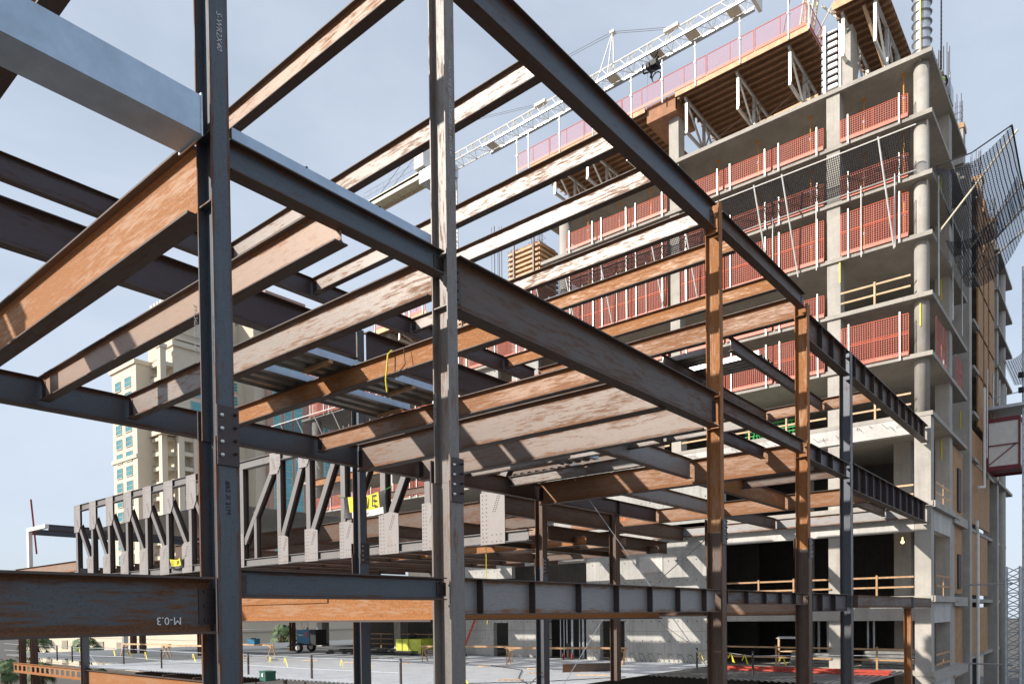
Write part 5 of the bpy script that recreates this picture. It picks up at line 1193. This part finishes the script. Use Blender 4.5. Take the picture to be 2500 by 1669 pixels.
# balcony stack
for fl in range(17):
    z = 53.2-3.12*fl
    if z < -8: break
    b_ = rel(ht, MB().box(72.0, 74.59, 153.6, 158.3, z-.25, z+.55), 'balcony', 'cream'); MB().box(71.95, 72.0, 153.7, 158.2, z+.95, z+1.05).box(71.95, 72.0, 153.7, 158.2, z+.7, z+.75).build('railing', 'louvre', b_)
    if z < 39:
        b2_ = rel(ht, MB().box(74.6, 77.6, 151.6, 153.41, z-.25, z+.55), 'balcony', 'cream'); MB().box(74.7, 77.5, 151.55, 151.6, z+.95, z+1.05).build('railing', 'louvre', b2_)
block(ht, 71.8, 73.0, 153.4, 154.9, hz, 56.8, 'cream', 'pier'); block(ht, 71.6, 73.2, 153.2, 155.1, 56.4, 57.2, 'cream', 'pier_cap'); block(ht, 77.6, 79.0, 151.4, 153.45, hz, 38.5, 'cream', 'pier')
block(ht, 71.4, 79.4, 151.0, 158.6, 38.4, 39.4, 'cream', 'cornice'); block(ht, 74.4, 75.6, 151.4, 152.4, hz, 38.4, 'cream', 'pier')
rs = thing('rose_tower', 'rose coloured high building with tall teal glass strips, right of the cream hotel', 'building', (100, 155, hz))
block(rs, 93.2, 103.7, 148, 165, hz, 73.6, 'rose'); block(rs, 90.6, 93.19, 149, 165, hz, 73.0, 'cream2'); block(rs, 103.71, 116, 148.6, 165, hz, 61.5, 'rose')
for k in range(3):
    p_ = rel(rs, MB().box(95.1+k*2.6, 97.1+k*2.6, 147.9, 148.05, 67.6, 71.0), 'lattice_panel', 'cream'); mb = MB(); r3 = random.Random(2)
    for i in range(26): x = 95.2+k*2.6+r3.random()*1.7; z = 67.7+r3.random()*3.1; mb.box(x, x+.16, 147.86, 147.9, z, z+.16)
    mb.build('openings', 'louvre', p_, (0, 0, 0))
for k, (x0, x1) in enumerate(((94.6, 96.5), (97.5, 99.3), (100.1, 102.2), (105.0, 107.2), (108.4, 110.6))):
    f = rel(rs, MB().box(x0, x1, 147.9 if x0 < 103 else 148.5, 148.1 if x0 < 103 else 148.7, hz+3, 60.5 if x0 < 103 else 58), 'glass_strip', 'glass'); mb = MB()
    for i in range(45): z = hz+3+i*1.56; mb.box(x0, x1, (147.85 if x0 < 103 else 148.45), (147.9 if x0 < 103 else 148.5), z, z+.1) if z < 57 else None
    mb.box(x0-.1, x0, 147.85, 148.0, hz+3, 58).box(x1, x1+.1, 147.85, 148.0, hz+3, 58); mb.build('mullions', 'cream', f)
# hotel podium with louvred openings
pd = thing('podium_building', 'long low cream building with louvred openings behind the palms, bottom left', 'building', (62, 150, hz))
block(pd, 62, 90, 110, 205, hz, .5, 'cream2')
for r_i, z in enumerate((-6.0, -9.2)):
    for i in range(9):
        b = 121+i*9.6
        f = rel(pd, MB().box(61.9, 62.1, b, b+3.4, z-.7 if r_i else z-.4, z+1.5), 'louvred_opening', 'louvre'); mb = MB()
        for k in range(8): mb.box(61.8, 61.9, b, b+3.4, z-.3+k*.24, z-.2+k*.24)
        mb.build('blades', 'cream2', f)
mb = MB()
for i in range(24): mb.box(61.95, 62.0, 112, 204, 0-.6*i*.8, 0.03-.6*i*.8) if i % 4 == 0 else None
rel(pd, mb, 'joint_lines', 'louvre')
p2 = thing('low_building', 'long low pinkish wall with stepped joints behind the green tree and generator', 'building', (90, 112, hz))
block(p2, 62.4, 130, 108, 118, hz, -2.2, 'cream'); block(p2, 62.3, 130.1, 107.8, 118, -2.3, -1.9, 'cream', 'coping'); rel(p2, MB().box(62.4, 130, 107.95, 108, -4.4, -4.3).box(62.4, 130, 107.95, 108, -6.6, -6.5), 'joint_lines', 'louvre')
p3 = thing('far_block', 'pale block with teal windows showing just over the low pinkish wall', 'building', (95, 145, hz))
block(p3, 80, 130, 140, 150, hz, 5, 'rose')
for i in range(10): winB(p3, 140, 84+i*4.4, 86.6+i*4.4, -2.2, 2.6, 1)

# ------------------------------------------------------------------ palms and tree
def palm(loc, h, r, label, seed, skirt=True, n=26):
    rp = random.Random(seed); t = thing('palm_tree', label, 'palm', loc)
    mb = MB(); pz = 0; x = y = 0
    for k in range(8):
        x2 = x+rp.uniform(-.05, .05); y2 = y+rp.uniform(-.05, .05); z2 = h*(k+1)/8; mb.tube((x, y, pz), (x2, y2, z2), .3-.012*k, 9, .29-.012*k); x, y, pz = x2, y2, z2
    mb.build('trunk', 'bark', t)
    cm = MB()
    for i in range(n):
        az = rp.uniform(0, 2*pi); el = rp.uniform(-.55, 1.25); L = r*rp.uniform(.75, 1.05); d = Vector((cos(az), sin(az), 0)); p = Vector((x, y, h)); st_ = 6
        vz = sin(el)*L/st_; vh = cos(el)*L/st_; pts = [p.copy()]
        for s in range(st_): p = p+d*vh+Vector((0, 0, vz)); vz -= L*.055; pts.append(p.copy())
        side = Vector((-d.y, d.x, 0))
        cm.path([tuple(q) for q in pts[:4]], .03, 4)
        # fan of narrow leaflets at the end
        base = pts[3]; ax = (pts[6]-pts[3]).normalized(); ln = L*.5
        for k in range(-7, 8):
            ang = k*.16; v = (ax*cos(ang)+side*sin(ang)).normalized(); w = side*.045*cos(ang)-ax*.045*sin(ang)
            e = base+v*ln*(1-.02*abs(k)); drop = Vector((0, 0, -ln*.35*rp.uniform(.6, 1.4))); mid = base+v*ln*.6
            cm.quad(base-w*.6, mid-w, mid+w, base+w*.6); cm.quad(mid-w, e+drop*.6-w*.1, e+drop*.6+w*.1, mid+w)
    cm.build('crown', 'frond', t)
    if skirt:
        sk = MB()
        for i in range(90):
            az = rp.uniform(0, 2*pi); z0 = h-rp.uniform(.2, 1.0); L = rp.uniform(.8, 2.0); o = Vector((cos(az), sin(az), 0)); q = Vector((x, y, z0))+o*.3; s = Vector((-o.y, o.x, 0))*.08
            e = q+o*rp.uniform(.15, .6)+Vector((0, 0, -L)); sk.quad(q-s, e-s*.4, e+s*.4, q+s)
        sk.build('dry_skirt', 'dryfrond', t)
    return t
palm((30.5, 98, hz), 7.6, 2.9, 'palm with dark crown between the pair of rusty columns at the bottom left', 1)
palm((33.2, 90.6, hz), 7.2, 2.7, 'palm just behind the right one of the pair of rusty columns', 2)
palm((27.5, 97.5, hz), 4.9, 2.6, 'palm cut by the left edge of the photo at the bottom', 3)
palm((29.4, 93.0, hz), 4.7, 2.4, 'low palm under the castellated beam at the left', 4)
palm((32.6, 86.5, hz), 4.0, 2.4, 'palm with a shaggy dry skirt under the castellated beam', 5)
palm((60, 92, hz), 8.2, 3.0, 'palm against the low wall left of the red ladder', 6)
def bush(loc, r, h, label, seed, n=2600):
    rb = random.Random(seed); t = thing('leafy_tree', label, 'tree', loc); MB().tube((0, 0, 0), (0, 0, h*.6), .2, 8, .1).bar((0, 0, h*.4), (r*.5, .3, h*.75), .1, .1).bar((0, 0, h*.45), (-r*.4, -.4, h*.8), .1, .1).build('trunk', 'bark', t)
    cl = [(rb.uniform(-r, r)*.7, rb.uniform(-r, r)*.7, h*rb.uniform(.5, 1), r*rb.uniform(.25, .5)) for _ in range(14)]; mb = MB()
    for i in range(n):
        c = rb.choice(cl); v = Vector((rb.gauss(0, 1), rb.gauss(0, 1), rb.gauss(0, 1))).normalized()*c[3]*rb.uniform(.5, 1.05); p = Vector(c[:3])+v; u = Vector((rb.gauss(0, 1), rb.gauss(0, 1), rb.gauss(0, 1))).normalized()*.13; w = u.cross(Vector((rb.gauss(0, 1), rb.gauss(0, 1), rb.gauss(0, 1)))).normalized()*.08
        mb.quad(p-u, p-w, p+u, p+w)
    mb.build('crown', 'leaf', t); return t
bush((59.5, 86.5, hz), 3.4, 7.0, 'leafy light green tree by the red ladder behind the deck', 21)
bush((56.5, 94.0, hz), 2.6, 5.6, 'darker low tree left of the light green one', 22, 1800)

# ------------------------------------------------------------------ ground
o = MB().box(-600, 900, -600, 900, hz-1, hz).build('ground', 'ground', None); o['kind'] = 'structure'
o = MB().box(-60, 62, 100, 110, hz, hz+.02).build('road', simple('asphalt', (.05, .05, .05), .9, 0, .2, 2), None); o['kind'] = 'structure'
